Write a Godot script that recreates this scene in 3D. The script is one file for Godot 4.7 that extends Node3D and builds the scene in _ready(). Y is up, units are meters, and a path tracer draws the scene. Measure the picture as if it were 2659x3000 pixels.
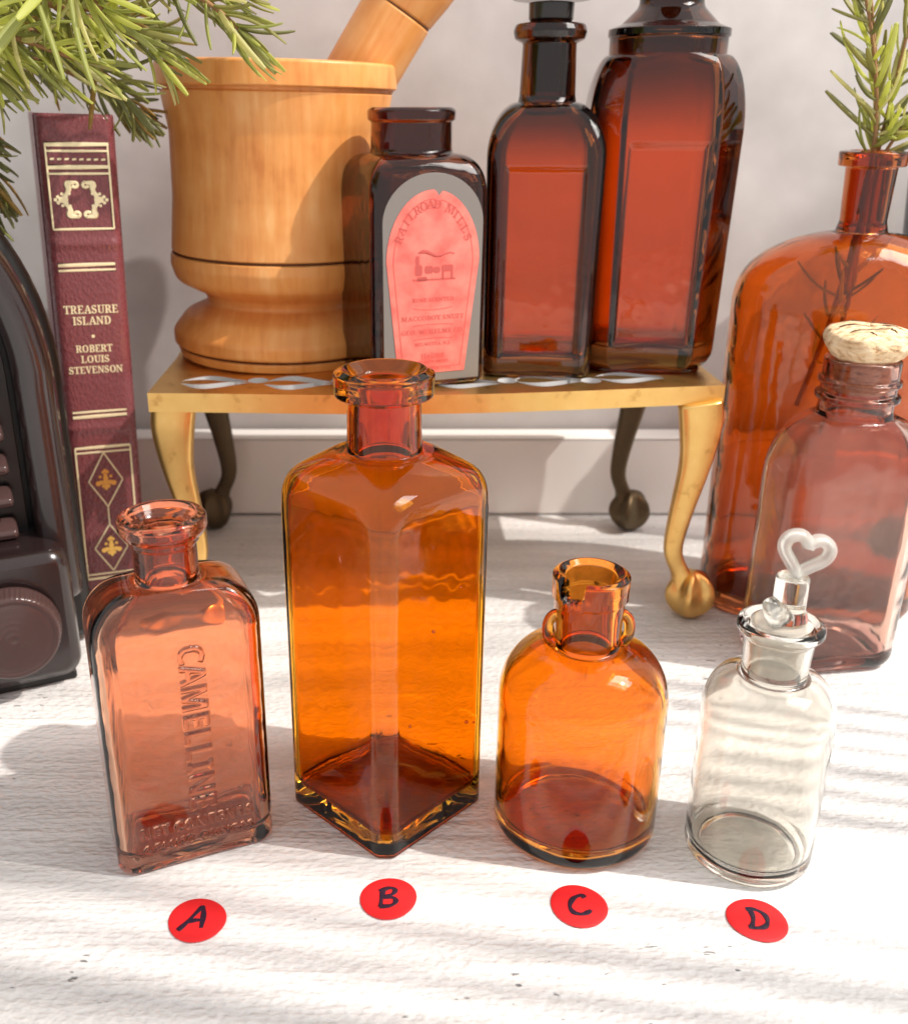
extends Node3D

# ---------------------------------------------------------------- units: shapes are given in millimetres
const MM := 0.001
var M := {}
var taken := {}
var rng := RandomNumberGenerator.new()


# ---------------------------------------------------------------- naming and grouping
func numbered(called: String, parent: Node) -> String:
	var key := str(parent.get_instance_id()) + called
	var n: int = taken.get(key, 0)
	taken[key] = n + 1
	return called if n == 0 else "%s_%03d" % [called, n]


func tag(o: Node3D, label: String, category: String, group := "") -> Node3D:
	o.set_meta("label", label)
	o.set_meta("category", category)
	if group:
		o.set_meta("group", group)
	return o


func thing(called: String, label: String, category: String, at := Vector3.ZERO, turn := 0.0, group := "") -> Node3D:
	var o := Node3D.new()
	o.name = numbered(called, self)
	add_child(o, true)
	o.position = at * MM
	o.rotation_degrees.y = turn
	return tag(o, label, category, group)


func obj(called: String, mesh: Mesh, mat: Material, parent: Node = self) -> MeshInstance3D:
	var o := MeshInstance3D.new()
	o.name = numbered(called, parent)
	o.mesh = mesh
	o.material_override = mat
	parent.add_child(o, true)
	return o


func struct(called: String, mesh: Mesh, mat: Material) -> MeshInstance3D:
	var o := obj(called, mesh, mat)
	o.set_meta("kind", "structure")
	return o


# ---------------------------------------------------------------- mesh helpers
# closed or open triangle list -> smooth mesh; the winding is flipped where the volume comes out wrong
func make_mesh(P: PackedVector3Array, I: PackedInt32Array, uv := PackedVector2Array(), closed := true, colors := PackedColorArray()) -> ArrayMesh:
	if closed:
		var vol := 0.0
		for k in range(0, I.size(), 3):
			vol += P[I[k]].dot(P[I[k + 1]].cross(P[I[k + 2]]))
		if vol > 0.0:
			for k in range(0, I.size(), 3):
				var t := I[k + 1]
				I[k + 1] = I[k + 2]
				I[k + 2] = t
	var N := PackedVector3Array()
	N.resize(P.size())
	for k in range(0, I.size(), 3):
		var a := P[I[k]]
		var n := (P[I[k + 2]] - a).cross(P[I[k + 1]] - a)
		N[I[k]] += n
		N[I[k + 1]] += n
		N[I[k + 2]] += n
	for k in N.size():
		N[k] = N[k].normalized() if N[k].length_squared() > 1e-30 else Vector3.UP
	var arr := []
	arr.resize(Mesh.ARRAY_MAX)
	arr[Mesh.ARRAY_VERTEX] = P
	arr[Mesh.ARRAY_NORMAL] = N
	arr[Mesh.ARRAY_INDEX] = I
	if uv.size():
		arr[Mesh.ARRAY_TEX_UV] = uv
	if colors.size():
		arr[Mesh.ARRAY_COLOR] = colors
	var m := ArrayMesh.new()
	m.add_surface_from_arrays(Mesh.PRIMITIVE_TRIANGLES, arr)
	return m


func join(meshes: Array) -> ArrayMesh:
	var st := SurfaceTool.new()
	st.begin(Mesh.PRIMITIVE_TRIANGLES)
	for e in meshes:
		st.append_from(e[0], 0, e[1])
	return st.commit()


# rings: arrays of points with equal counts, each ring closed; crease[i] doubles ring i so that light breaks there
func skin(rings: Array, crease := {}, cap_start := true, cap_end := true, tints := []) -> ArrayMesh:
	var T := PackedColorArray()
	var P := PackedVector3Array()
	var I := PackedInt32Array()
	var n: int = rings[0].size()
	var prev := -1
	if cap_start:
		var c := Vector3.ZERO
		for p in rings[0]:
			c += p
		P.append(c / n)
		P.append_array(rings[0])
		if tints:
			T.append(tints[0][0])
			T.append_array(tints[0])
		for k in n:
			I.append_array([0, 1 + k, 1 + (k + 1) % n])
		if crease.has(0):
			prev = P.size()
			P.append_array(rings[0])
		else:
			prev = 1
	else:
		prev = 0
		P.append_array(rings[0])
	for r in range(1, rings.size()):
		var at := P.size()
		P.append_array(rings[r])
		if tints:
			T.append_array(tints[r])
		for k in n:
			var k2 := (k + 1) % n
			I.append_array([prev + k, at + k2, prev + k2, prev + k, at + k, at + k2])
		prev = at
		if crease.has(r):
			prev = P.size()
			P.append_array(rings[r])
	if cap_end:
		var c := Vector3.ZERO
		for p in rings[-1]:
			c += p
		var at := P.size()
		P.append(c / n)
		if tints:
			T.append(tints[-1][0])
		for k in n:
			I.append_array([at, prev + (k + 1) % n, prev + k])
	return make_mesh(P, I, PackedVector2Array(), cap_start and cap_end, T)


# polar outline of a rounded rectangle, half sizes a and b, corner radius r
func rr(th: float, a: float, b: float, r: float) -> float:
	var c := absf(cos(th))
	var s := absf(sin(th))
	if c > 1e-6 and a / c * s <= b - r:
		return a / c
	if s > 1e-6 and b / s * c <= a - r:
		return b / s
	var q := Vector2(a - r, b - r)
	var d := Vector2(c, s).dot(q)
	return d + sqrt(maxf(0.0, d * d - q.length_squared() + r * r))


# angles that sample a rounded rectangle evenly along its outline, with many on the corners
func angles_rr(a: float, b: float, r: float, corner := 10, side := 8, front := 0) -> PackedFloat32Array:
	var out := PackedFloat32Array()
	var q := [Vector2(a - r, b - r), Vector2(-(a - r), b - r), Vector2(-(a - r), -(b - r)), Vector2(a - r, -(b - r))]
	for k in 4:
		for i in corner:
			var t := PI / 2 * (k + float(i) / (corner - 1))
			var p: Vector2 = q[k] + Vector2(cos(t), sin(t)) * r
			out.append(p.angle())
		var e1: Vector2 = q[k] + Vector2(cos(PI / 2 * (k + 1)), sin(PI / 2 * (k + 1))) * r
		var e2: Vector2 = q[(k + 1) % 4] + Vector2(cos(PI / 2 * (k + 1)), sin(PI / 2 * (k + 1))) * r
		var steps: int = front if front and k == 2 else side
		for i in range(1, steps):
			out.append(e1.lerp(e2, float(i) / steps).angle())
	return out


func angles_round(n: int) -> PackedFloat32Array:
	var out := PackedFloat32Array()
	for k in n:
		out.append(TAU * k / n)
	return out


func radii(th: PackedFloat32Array, f: Callable) -> PackedFloat32Array:
	var out := PackedFloat32Array()
	for t in th:
		out.append(f.call(t))
	return out


func ring(th: PackedFloat32Array, rad: PackedFloat32Array, y: float) -> PackedVector3Array:
	var out := PackedVector3Array()
	for k in th.size():
		out.append(Vector3(rad[k] * cos(th[k]), y, -rad[k] * sin(th[k])) * MM)
	return out


func grown(rad: PackedFloat32Array, by: float, least := 0.5) -> PackedFloat32Array:
	var out := PackedFloat32Array()
	for r in rad:
		out.append(maxf(least, r + by))
	return out


func blend(a: PackedFloat32Array, b: float, t: float) -> PackedFloat32Array:
	var out := PackedFloat32Array()
	for r in a:
		out.append(lerpf(b, r, t))
	return out


func scaled(a: PackedFloat32Array, t: float) -> PackedFloat32Array:
	var out := PackedFloat32Array()
	for r in a:
		out.append(r * t)
	return out


# polyline [x, y, fillet] -> points with rounded corners
func filleted(p: Array, seg := 5) -> Array:
	var out := []
	for k in p.size():
		var r: float = p[k][2] if p[k].size() > 2 else 0.0
		var b := Vector2(p[k][0], p[k][1])
		if r <= 0.0 or k == 0 or k == p.size() - 1:
			out.append(b)
			continue
		var a := Vector2(p[k - 1][0], p[k - 1][1])
		var c := Vector2(p[k + 1][0], p[k + 1][1])
		var u := (a - b).normalized()
		var v := (c - b).normalized()
		var half := acos(clampf(u.dot(v), -1, 1)) / 2
		var d := minf(r / tan(half), minf((a - b).length(), (c - b).length()) * 0.49)
		var p0 := b + u * d
		var p1 := b + v * d
		for i in seg + 1:
			var t := float(i) / seg
			out.append(p0.lerp(b, t).lerp(b.lerp(p1, t), t))
	return out


# solid of revolution from a filleted profile [radius, height, fillet]
func lathe(profile: Array, n := 64, seg := 5, sharp := []) -> ArrayMesh:
	var th := angles_round(n)
	var rings := []
	for p in filleted(profile, seg):
		var one := PackedFloat32Array()
		one.resize(n)
		one.fill(maxf(p.x, 0.01))
		rings.append(ring(th, one, p.y))
	var crease := {}
	for k in sharp:
		crease[k] = true
	return skin(rings, crease)


# a glass bottle as one closed skin: outside, lip, bore, inside.
# body: outline radii; neck: [[radius, height, fillet] ...] from the neck's foot over the lip into the bore's foot
func bottle(th: PackedFloat32Array, body: PackedFloat32Array, d: Dictionary) -> ArrayMesh:
	var rings := []
	var heel: float = d.get("heel", 3.0)
	var ys: float = d.shoulder
	var w: float = d.get("wall", 2.6)
	var floor_: float = d.get("floor", 6.0)
	var punt: float = d.get("punt", 1.5)
	var pw: float = d.get("power", 2.0)
	var taper: float = d.get("taper", 1.0)
	var neck: Array = filleted(d.neck, 5)
	rings.append(ring(th, scaled(body, 0.02), punt))
	rings.append(ring(th, scaled(body, 0.55), punt))
	rings.append(ring(th, grown(body, -heel * 1.7), punt * 0.7))
	rings.append(ring(th, grown(scaled(body, taper), -heel * 1.15), 0.0))
	for k in range(0, 6):
		var t := PI / 2 * k / 5
		rings.append(ring(th, grown(scaled(body, taper), -heel * (1 - sin(t))), heel * (1 - cos(t))))
	var rows: int = d.get("rows", 10)
	for k in range(1, rows + 1):
		var y := lerpf(heel, ys, float(k) / rows)
		rings.append(ring(th, scaled(body, lerpf(taper, 1.0, minf(1.0, (y - heel) / (ys - heel)))), y))
	var yn: float = neck[0].y
	var rn: float = neck[0].x
	var steps := 16
	for k in range(1, steps):
		var t := sin(PI / 2 * k / steps)
		var g := pow(maxf(0.0, 1 - pow(t, pw)), 1.0 / d.get("power2", pw))
		if d.has("dome"):
			rings.append(ring(th, d.dome.call(lerpf(ys, yn, t)), lerpf(ys, yn, t)))
		else:
			rings.append(ring(th, blend(body, rn, g), lerpf(ys, yn, t)))
	var inner_from := -1
	for p in neck:
		var one := PackedFloat32Array()
		one.resize(th.size())
		one.fill(p.x)
		rings.append(ring(th, one, p.y))
	var rb: float = neck[-1].x
	var yb: float = neck[-1].y
	var inner := grown(body, -w)
	for k in range(steps - 1, 0, -1):
		var t := sin(PI / 2 * k / steps)
		var g := pow(maxf(0.0, 1 - pow(t, pw)), 1.0 / d.get("power2", pw))
		if d.has("dome"):
			var y := lerpf(ys, yb, t)
			rings.append(ring(th, grown(d.dome.call(y + w * 0.8), -w * 0.9, rb), y))
		else:
			rings.append(ring(th, blend(inner, rb, g), lerpf(ys - w * 0.4, yb, t)))
	for k in range(rows, 0, -1):
		var y := lerpf(floor_ + 4.0, ys - w * 0.4, float(k) / rows)
		rings.append(ring(th, scaled(inner, lerpf(taper, 1.0, minf(1.0, (y - heel) / (ys - heel)))), y))
	for k in range(0, 6):
		var t := PI / 2 * k / 5
		rings.append(ring(th, grown(scaled(inner, taper), -4.0 * (1 - cos(t))), floor_ + 4.0 * (1 - sin(t))))
	rings.append(ring(th, scaled(inner, 0.5), floor_ + 1.2))
	rings.append(ring(th, scaled(inner, 0.02), floor_ + 2.0))
	if d.has("shape"):
		for r in rings.size():
			rings[r] = d.shape.call(rings[r], r)
	# thicker glass at foot, corners, neck and lip takes more colour
	var tints := []
	var foot_tint: Color = d.get("foot_tint", Color.WHITE)
	var neck_tint: Color = d.get("neck_tint", Color.WHITE)
	var edge_tint: Color = d.get("edge_tint", Color.WHITE)
	var widest := 0.0
	for k in th.size():
		widest = maxf(widest, body[k] * absf(cos(th[k])))
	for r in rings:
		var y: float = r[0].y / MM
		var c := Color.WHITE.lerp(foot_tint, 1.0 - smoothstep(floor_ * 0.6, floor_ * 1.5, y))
		if d.has("low_shade_tint"):
			c *= Color.WHITE.lerp(d.low_shade_tint, 1.0 - smoothstep(10.0, ys, y))  # colour darkened downward, standing in for shade seen through the glass
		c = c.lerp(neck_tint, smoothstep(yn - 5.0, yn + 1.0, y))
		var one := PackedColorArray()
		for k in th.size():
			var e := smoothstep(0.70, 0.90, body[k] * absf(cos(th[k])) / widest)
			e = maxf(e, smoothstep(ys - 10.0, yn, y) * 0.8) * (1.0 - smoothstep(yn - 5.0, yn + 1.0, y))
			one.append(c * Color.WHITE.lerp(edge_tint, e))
		if d.has("stain"):
			d.stain.call(one, r)
		tints.append(one)
	return skin(rings, {}, true, true, tints)


# tube or strap along a path; size = Array of Vector2 (half width, half depth); n > 2 gives squarer sections
func sweep(path: Array, size: Array, sides := 10, power := 2.0, up := Vector3.FORWARD) -> ArrayMesh:
	var rings := []
	for k in path.size():
		var p: Vector3 = path[k]
		var t: Vector3 = ((path[mini(k + 1, path.size() - 1)] as Vector3) - (path[maxi(k - 1, 0)] as Vector3)).normalized()
		var u := up
		if absf(t.dot(u)) > 0.95:
			u = Vector3.RIGHT if absf(t.x) < 0.8 else Vector3.UP
		var bx := t.cross(u).normalized()
		var by := bx.cross(t).normalized()
		var s: Vector2 = size[k] if k < size.size() else size[-1]
		var one := PackedVector3Array()
		for i in sides:
			var a := TAU * i / sides
			var c := cos(a)
			var q := sin(a)
			one.append((p + bx * (s.x * signf(c) * pow(absf(c), 2.0 / power)) + by * (s.y * signf(q) * pow(absf(q), 2.0 / power))) * MM)
		rings.append(one)
	return skin(rings)


func smooth_path(p: Array, sub := 6) -> Array:
	var out := []
	for k in p.size() - 1:
		var a = p[maxi(k - 1, 0)]
		var d = p[mini(k + 2, p.size() - 1)]
		for i in sub:
			out.append(p[k].cubic_interpolate(p[k + 1], a, d, float(i) / sub))
	out.append(p[-1])
	return out


# a flat outline in x-y with thickness along z, its edges rounded by `bevel`
func slab(poly: PackedVector2Array, z0: float, z1: float, bevel := 0.0) -> ArrayMesh:
	if Geometry2D.is_polygon_clockwise(poly):
		poly.reverse()
	var n := poly.size()
	var inset := func(by: float) -> PackedVector2Array:
		var out := PackedVector2Array()
		for k in n:
			var e1 := (poly[k] - poly[(k + n - 1) % n]).normalized()
			var e2 := (poly[(k + 1) % n] - poly[k]).normalized()
			var m := (Vector2(-e1.y, e1.x) + Vector2(-e2.y, e2.x))
			m = m / maxf(0.4, m.length_squared() * 0.5)
			out.append(poly[k] + m * by)
		return out
	var P := PackedVector3Array()
	var I := PackedInt32Array()
	var layers := [[bevel, z0], [bevel * 0.29, z0 + bevel * 0.29], [0.0, z0 + bevel], [0.0, z1 - bevel], [bevel * 0.29, z1 - bevel * 0.29], [bevel, z1]] if bevel > 0.0 else [[0.0, z0], [0.0, z1]]
	for l in layers:
		for p in (inset as Callable).call(l[0]):
			P.append(Vector3(p.x, p.y, l[1]) * MM)
	for l in layers.size() - 1:
		for k in n:
			var a: int = l * n + k
			var b: int = l * n + (k + 1) % n
			I.append_array([a, b + n, b, a, a + n, b + n])
	var tri := Geometry2D.triangulate_polygon(poly)
	if tri.size() == 0:
		push_warning("slab did not triangulate")
	var top: int = P.size()
	for p in (inset as Callable).call(layers[-1][0]):
		P.append(Vector3(p.x, p.y, z1) * MM)
	var bottom: int = P.size()
	for p in (inset as Callable).call(layers[0][0]):
		P.append(Vector3(p.x, p.y, z0) * MM)
	# the sides run the way their own volume says; the caps are wound to match
	for k in range(0, tri.size(), 3):
		var a := poly[tri[k]]
		var area := (poly[tri[k + 1]] - a).cross(poly[tri[k + 2]] - a)
		var o := [tri[k], tri[k + 1], tri[k + 2]] if area > 0 else [tri[k], tri[k + 2], tri[k + 1]]
		I.append_array([top + o[0], top + o[1], top + o[2]])
		I.append_array([bottom + o[0], bottom + o[2], bottom + o[1]])
	return make_mesh(P, I)


func rounded_box(size: Vector3, bevel: float, corner := 0.0) -> ArrayMesh:
	return slab(rect_outline(size.x / 2, size.y / 2, maxf(corner, 0.01)), -size.z / 2, size.z / 2, bevel)


func rect_outline(a: float, b: float, r: float, seg := 6) -> PackedVector2Array:
	var out := PackedVector2Array()
	for k in 4:
		var c := Vector2(a - r, b - r) * Vector2(1 if k in [0, 3] else -1, 1 if k < 2 else -1)
		for i in seg + 1:
			var t := PI / 2 * (k + float(i) / seg)
			out.append(c + Vector2(cos(t), sin(t)) * r)
	return out


# lettering as a solid: height `cap`, its middle at the origin; `wide` squeezes or stretches it to that width
func text(s: String, cap: float, depth: float, serif := true, bold := true, wide := 0.0) -> ArrayMesh:
	var f := SystemFont.new()
	f.font_names = PackedStringArray(["Droid Serif" if serif else "Droid Sans"])
	f.font_weight = 700 if bold else 400
	var t := TextMesh.new()
	t.font = f
	t.text = s
	t.font_size = 48
	t.pixel_size = 0.01
	t.depth = 0.1
	t.curve_step = 2.0
	var arr := t.get_mesh_arrays()
	var V: PackedVector3Array = arr[Mesh.ARRAY_VERTEX]
	var box := AABB(V[0], Vector3.ZERO)
	for v in V:
		box = box.expand(v)
	var mid := box.get_center()
	var fit := Vector3(cap / box.size.y, cap / box.size.y, depth / box.size.z) * MM
	if wide > 0.0:
		fit.x = wide / box.size.x * MM
	for k in V.size():
		V[k] = (V[k] - mid) * fit
	arr[Mesh.ARRAY_VERTEX] = V
	arr[Mesh.ARRAY_TEX_UV] = null
	arr[Mesh.ARRAY_TANGENT] = null
	var m := ArrayMesh.new()
	m.add_surface_from_arrays(Mesh.PRIMITIVE_TRIANGLES, arr)
	return m


func put(o: Node3D, x: float, y: float, z: float) -> Node3D:
	o.position = Vector3(x, y, z) * MM
	return o


# ---------------------------------------------------------------- textures
func noise(kind: int, freq: float, seed_: int, octaves := 4) -> FastNoiseLite:
	var f := FastNoiseLite.new()
	f.noise_type = kind
	f.frequency = freq
	f.seed = seed_
	f.fractal_octaves = octaves
	return f


# greyscale picture of a noise, stretched along x by `stretch`
func noise_grey(side: int, stretch: int, freq: float, seed_: int, kind := FastNoiseLite.TYPE_SIMPLEX_SMOOTH, octaves := 4) -> Image:
	var im := noise(kind, freq, seed_, octaves).get_seamless_image(side / stretch, side, false, false, 0.12)
	im.convert(Image.FORMAT_L8)
	if stretch > 1:
		im.resize(side, side, Image.INTERPOLATE_CUBIC)
	return im


func blotched(im: Image, broad: Image) -> Image:
	var a := im.get_data()
	var b := broad.get_data()
	for k in a.size():
		a[k] = clampi(int(128 + (a[k] - 128) * 0.7 + (b[k] - 128) * 0.9), 0, 255)
	return Image.create_from_data(im.get_width(), im.get_height(), false, Image.FORMAT_L8, a)


func turned(im: Image) -> Image:
	im.rotate_90(CLOCKWISE)
	return im


# maps a grey picture through a row of colours (sRGB) given at even steps
func coloured(grey: Image, ramp: Array) -> ImageTexture:
	var g := grey.get_data()
	var lut := PackedByteArray()
	for v in 256:
		var t := v / 255.0 * (ramp.size() - 1)
		var k := mini(int(t), ramp.size() - 2)
		var c: Color = (ramp[k] as Color).lerp(ramp[k + 1], t - k)
		lut.append_array([c.r8, c.g8, c.b8])
	var out := PackedByteArray()
	out.resize(g.size() * 3)
	for k in g.size():
		var v := g[k] * 3
		out[k * 3] = lut[v]
		out[k * 3 + 1] = lut[v + 1]
		out[k * 3 + 2] = lut[v + 2]
	return ImageTexture.create_from_image(Image.create_from_data(grey.get_width(), grey.get_height(), false, Image.FORMAT_RGB8, out))


func grey_texture(im: Image) -> ImageTexture:
	return ImageTexture.create_from_image(im)


func mat(c: Color, rough: float, metal := 0.0) -> StandardMaterial3D:
	var m := StandardMaterial3D.new()
	m.albedo_color = c
	m.roughness = rough
	m.metallic = metal
	return m


func triplanar(m: StandardMaterial3D, scale: Vector3) -> StandardMaterial3D:
	m.uv1_triplanar = true
	m.uv1_scale = scale
	return m


func glass(c: Color, wobble := 0.5, ior := 0.053) -> StandardMaterial3D:
	var m := mat(Color(c, 0.0), 0.02)
	m.refraction_enabled = true
	m.refraction_scale = ior
	m.transparency = BaseMaterial3D.TRANSPARENCY_ALPHA
	m.vertex_color_use_as_albedo = true
	m.heightmap_enabled = true
	m.heightmap_texture = M.wobble_map
	m.heightmap_scale = wobble
	return triplanar(m, Vector3.ONE * 14.0)


func make_materials() -> void:
	M.wobble_map = grey_texture(noise_grey(512, 1, 0.008, 5, FastNoiseLite.TYPE_SIMPLEX_SMOOTH, 2))
	M.amber_pink = glass(Color(1.0, 0.77, 0.63), 0.03)
	M.amber_pink.roughness = 0.045
	M.amber = glass(Color(1.0, 0.71, 0.20), 0.012, 0.043)
	M.amber_yellow = glass(Color(1.0, 0.71, 0.27), 0.012, 0.045)
	M.amber_brown = glass(Color(0.98, 0.66, 0.34), 0.03)
	M.amber_mauve = glass(Color(0.93, 0.83, 0.78), 0.02)
	M.amber_mauve.roughness = 0.07
	M.amber_dark = glass(Color(0.95, 0.57, 0.26), 0.012)
	M.amber_deep = glass(Color(0.95, 0.56, 0.26), 0.012)
	M.amber_black = glass(Color(0.52, 0.28, 0.16), 0.03)
	M.clear = glass(Color(0.975, 0.968, 0.945), 0.015, 0.046)
	var frosted := mat(Color(0.93, 0.91, 0.86, 0.42), 0.5)
	frosted.transparency = BaseMaterial3D.TRANSPARENCY_ALPHA
	M.frosted = frosted
	M.milky = mat(Color(0.95, 0.94, 0.91, 0.36), 0.3)
	M.milky.transparency = BaseMaterial3D.TRANSPARENCY_ALPHA
	M.milky.clearcoat_enabled = true
	M.milky.clearcoat = 0.8
	M.milky.clearcoat_roughness = 0.1
	M.black_glass = mat(Color8(20, 11, 9), 0.06)
	M.black_glass.clearcoat_enabled = true
	M.black_glass.clearcoat = 0.6
	M.cast = glass(Color(0.97, 0.965, 0.94), 0.12, 0.05)
	M.cast.roughness = 0.22

	M.clear.roughness = 0.05

	# whitewashed table: streaky paint over grey, brush ridges, specks
	var side := 2048
	var streak := noise_grey(side, 8, 0.006, 11)
	var broad := noise_grey(side, 4, 0.0016, 12)
	var ridge := noise_grey(side, 16, 0.05, 13)
	var grain := noise_grey(side, 2, 0.12, 14)
	var speck := noise_grey(side, 3, 0.06, 15, FastNoiseLite.TYPE_SIMPLEX, 4)
	var patch := noise_grey(side, 1, 0.004, 16)
	var a := streak.get_data()
	var b := broad.get_data()
	var r := ridge.get_data()
	var g := grain.get_data()
	var s := speck.get_data()
	var q := patch.get_data()
	var col := PackedByteArray()
	var hgt := PackedByteArray()
	col.resize(side * side * 3)
	hgt.resize(side * side)
	for k in side * side:
		var v := 230.0 + (a[k] - 128) * 0.22 + (b[k] - 128) * 0.2 + (g[k] - 128) * 0.07 + (r[k] - 128) * 0.06
		var h := 128.0 + (r[k] - 128) * 0.45 + (g[k] - 128) * 0.35 + (a[k] - 128) * 0.3
		var hole := (s[k] + q[k] * 0.3 + g[k] * 0.08 - 284.0) / 16.0
		if hole > 0.0:
			hole = minf(1.0, hole)
			v = lerpf(v, 120.0, hole)
			h -= 60.0 * hole
		v = clampf(v, 60, 246)
		col[k * 3] = int(v)
		col[k * 3 + 1] = int(v * 0.996)
		col[k * 3 + 2] = int(v * 0.992)
		hgt[k] = int(clampf(h, 0, 255))
	var table := mat(Color.WHITE, 0.55)
	table.albedo_texture = ImageTexture.create_from_image(Image.create_from_data(side, side, false, Image.FORMAT_RGB8, col))
	table.heightmap_enabled = true
	table.heightmap_texture = ImageTexture.create_from_image(Image.create_from_data(side, side, false, Image.FORMAT_L8, hgt))
	table.heightmap_scale = 0.2
	M.table = table

	var plaster := noise_grey(512, 1, 0.012, 21)
	var wall := mat(Color.WHITE, 0.8)
	wall.albedo_texture = coloured(noise_grey(512, 1, 0.006, 22), [Color8(184, 180, 179), Color8(206, 202, 201)])
	wall.heightmap_enabled = true
	wall.heightmap_texture = grey_texture(plaster)
	wall.heightmap_scale = 0.012
	M.wall = triplanar(wall, Vector3.ONE * 5.0)
	M.board = mat(Color8(240, 237, 234), 0.6)

	var brass := mat(Color.WHITE, 0.34, 1.0)
	var tarnish := noise_grey(512, 1, 0.014, 31, FastNoiseLite.TYPE_SIMPLEX, 6)
	brass.albedo_texture = coloured(tarnish, [Color8(196, 148, 84), Color8(230, 186, 112), Color8(232, 190, 116), Color8(234, 192, 118), Color8(238, 200, 128)])
	brass.roughness = 0.36
	brass.heightmap_enabled = true
	brass.heightmap_texture = grey_texture(tarnish)
	brass.heightmap_scale = 0.003
	M.brass = triplanar(brass, Vector3.ONE * 9.0)
	var dark_brass := mat(Color8(96, 82, 62), 0.5, 0.85)  # darker, rougher brass for the back legs
	dark_brass.heightmap_enabled = true
	dark_brass.heightmap_texture = grey_texture(tarnish)
	dark_brass.heightmap_scale = 0.02
	M.dark_brass = triplanar(dark_brass, Vector3.ONE * 16.0)

	var wood := mat(Color.WHITE, 0.42)
	wood.albedo_texture = coloured(blotched(turned(noise_grey(1024, 8, 0.02, 41)), noise_grey(1024, 1, 0.004, 43)), [Color8(206, 126, 58), Color8(226, 150, 78), Color8(232, 162, 92), Color8(240, 180, 114)])
	wood.heightmap_enabled = true
	wood.heightmap_texture = grey_texture(turned(noise_grey(512, 8, 0.03, 42)))
	wood.heightmap_scale = 0.012
	M.wood = triplanar(wood, Vector3(9, 7, 9))
	M.groove = mat(Color8(86, 44, 16), 0.7)

	var leather := mat(Color8(126, 66, 70), 0.36)
	leather.heightmap_enabled = true
	leather.heightmap_texture = grey_texture(noise_grey(512, 1, 0.045, 51, FastNoiseLite.TYPE_CELLULAR, 3))
	leather.heightmap_scale = 0.035
	leather.roughness_texture = grey_texture(noise_grey(256, 1, 0.05, 52))
	leather.roughness = 0.6
	M.leather = triplanar(leather, Vector3(26, 16, 26))
	M.gold = mat(Color8(255, 240, 196), 0.4, 0.25)
	M.gilt = mat(Color8(222, 178, 96), 0.3, 1.0)
	M.pages = mat(Color8(222, 208, 176), 0.9)

	var bake := mat(Color8(40, 29, 29), 0.22)
	bake.clearcoat_enabled = true
	bake.clearcoat = 0.5
	bake.clearcoat_roughness = 0.12
	M.bakelite = bake
	M.dark = mat(Color8(14, 10, 10), 0.35)
	M.knob = mat(Color8(78, 58, 56), 0.2)
	M.chrome = mat(Color8(200, 200, 200), 0.15, 1.0)

	var cork := mat(Color.WHITE, 0.9)
	cork.albedo_texture = coloured(noise_grey(512, 2, 0.03, 61, FastNoiseLite.TYPE_SIMPLEX, 5), [Color8(110, 70, 38), Color8(222, 186, 142), Color8(240, 216, 178), Color8(246, 228, 198)])
	cork.heightmap_enabled = true
	cork.heightmap_texture = grey_texture(noise_grey(512, 2, 0.03, 61, FastNoiseLite.TYPE_SIMPLEX, 5))
	cork.heightmap_scale = 0.08
	M.cork = triplanar(cork, Vector3.ONE * 18.0)
	M.crack = mat(Color8(84, 48, 22), 0.9)

	M.sticker = mat(Color8(226, 28, 34), 0.6)
	M.ink = mat(Color8(38, 18, 44), 0.5)
	var paper := mat(Color.WHITE, 0.8)
	paper.albedo_texture = coloured(noise_grey(512, 1, 0.015, 71), [Color8(226, 92, 84), Color8(240, 120, 108), Color8(246, 138, 124)])
	M.paper = triplanar(paper, Vector3.ONE * 9.0)
	M.print = mat(Color8(190, 84, 78), 0.8)
	M.ghost = mat(Color8(124, 118, 113), 0.45)
	for e in [["leaf_light", Color(0.50, 0.52, 0.16)], ["leaf_mid", Color(0.31, 0.33, 0.10)], ["leaf_dark", Color(0.16, 0.165, 0.06)], ["leaf_dry", Color(0.33, 0.22, 0.06)], ["leaf_olive", Color(0.24, 0.23, 0.07)], ["leaf_pale", Color(0.58, 0.56, 0.30)]]:
		var m := mat((e[1] as Color).linear_to_srgb(), 0.48)
		m.backlight_enabled = true
		m.backlight = (e[1] as Color).linear_to_srgb() * 1.3
		M[e[0]] = m
	M.stem = mat(Color8(150, 112, 74), 0.8)
	M.teal = mat(Color8(30, 48, 52), 0.25)


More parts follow.
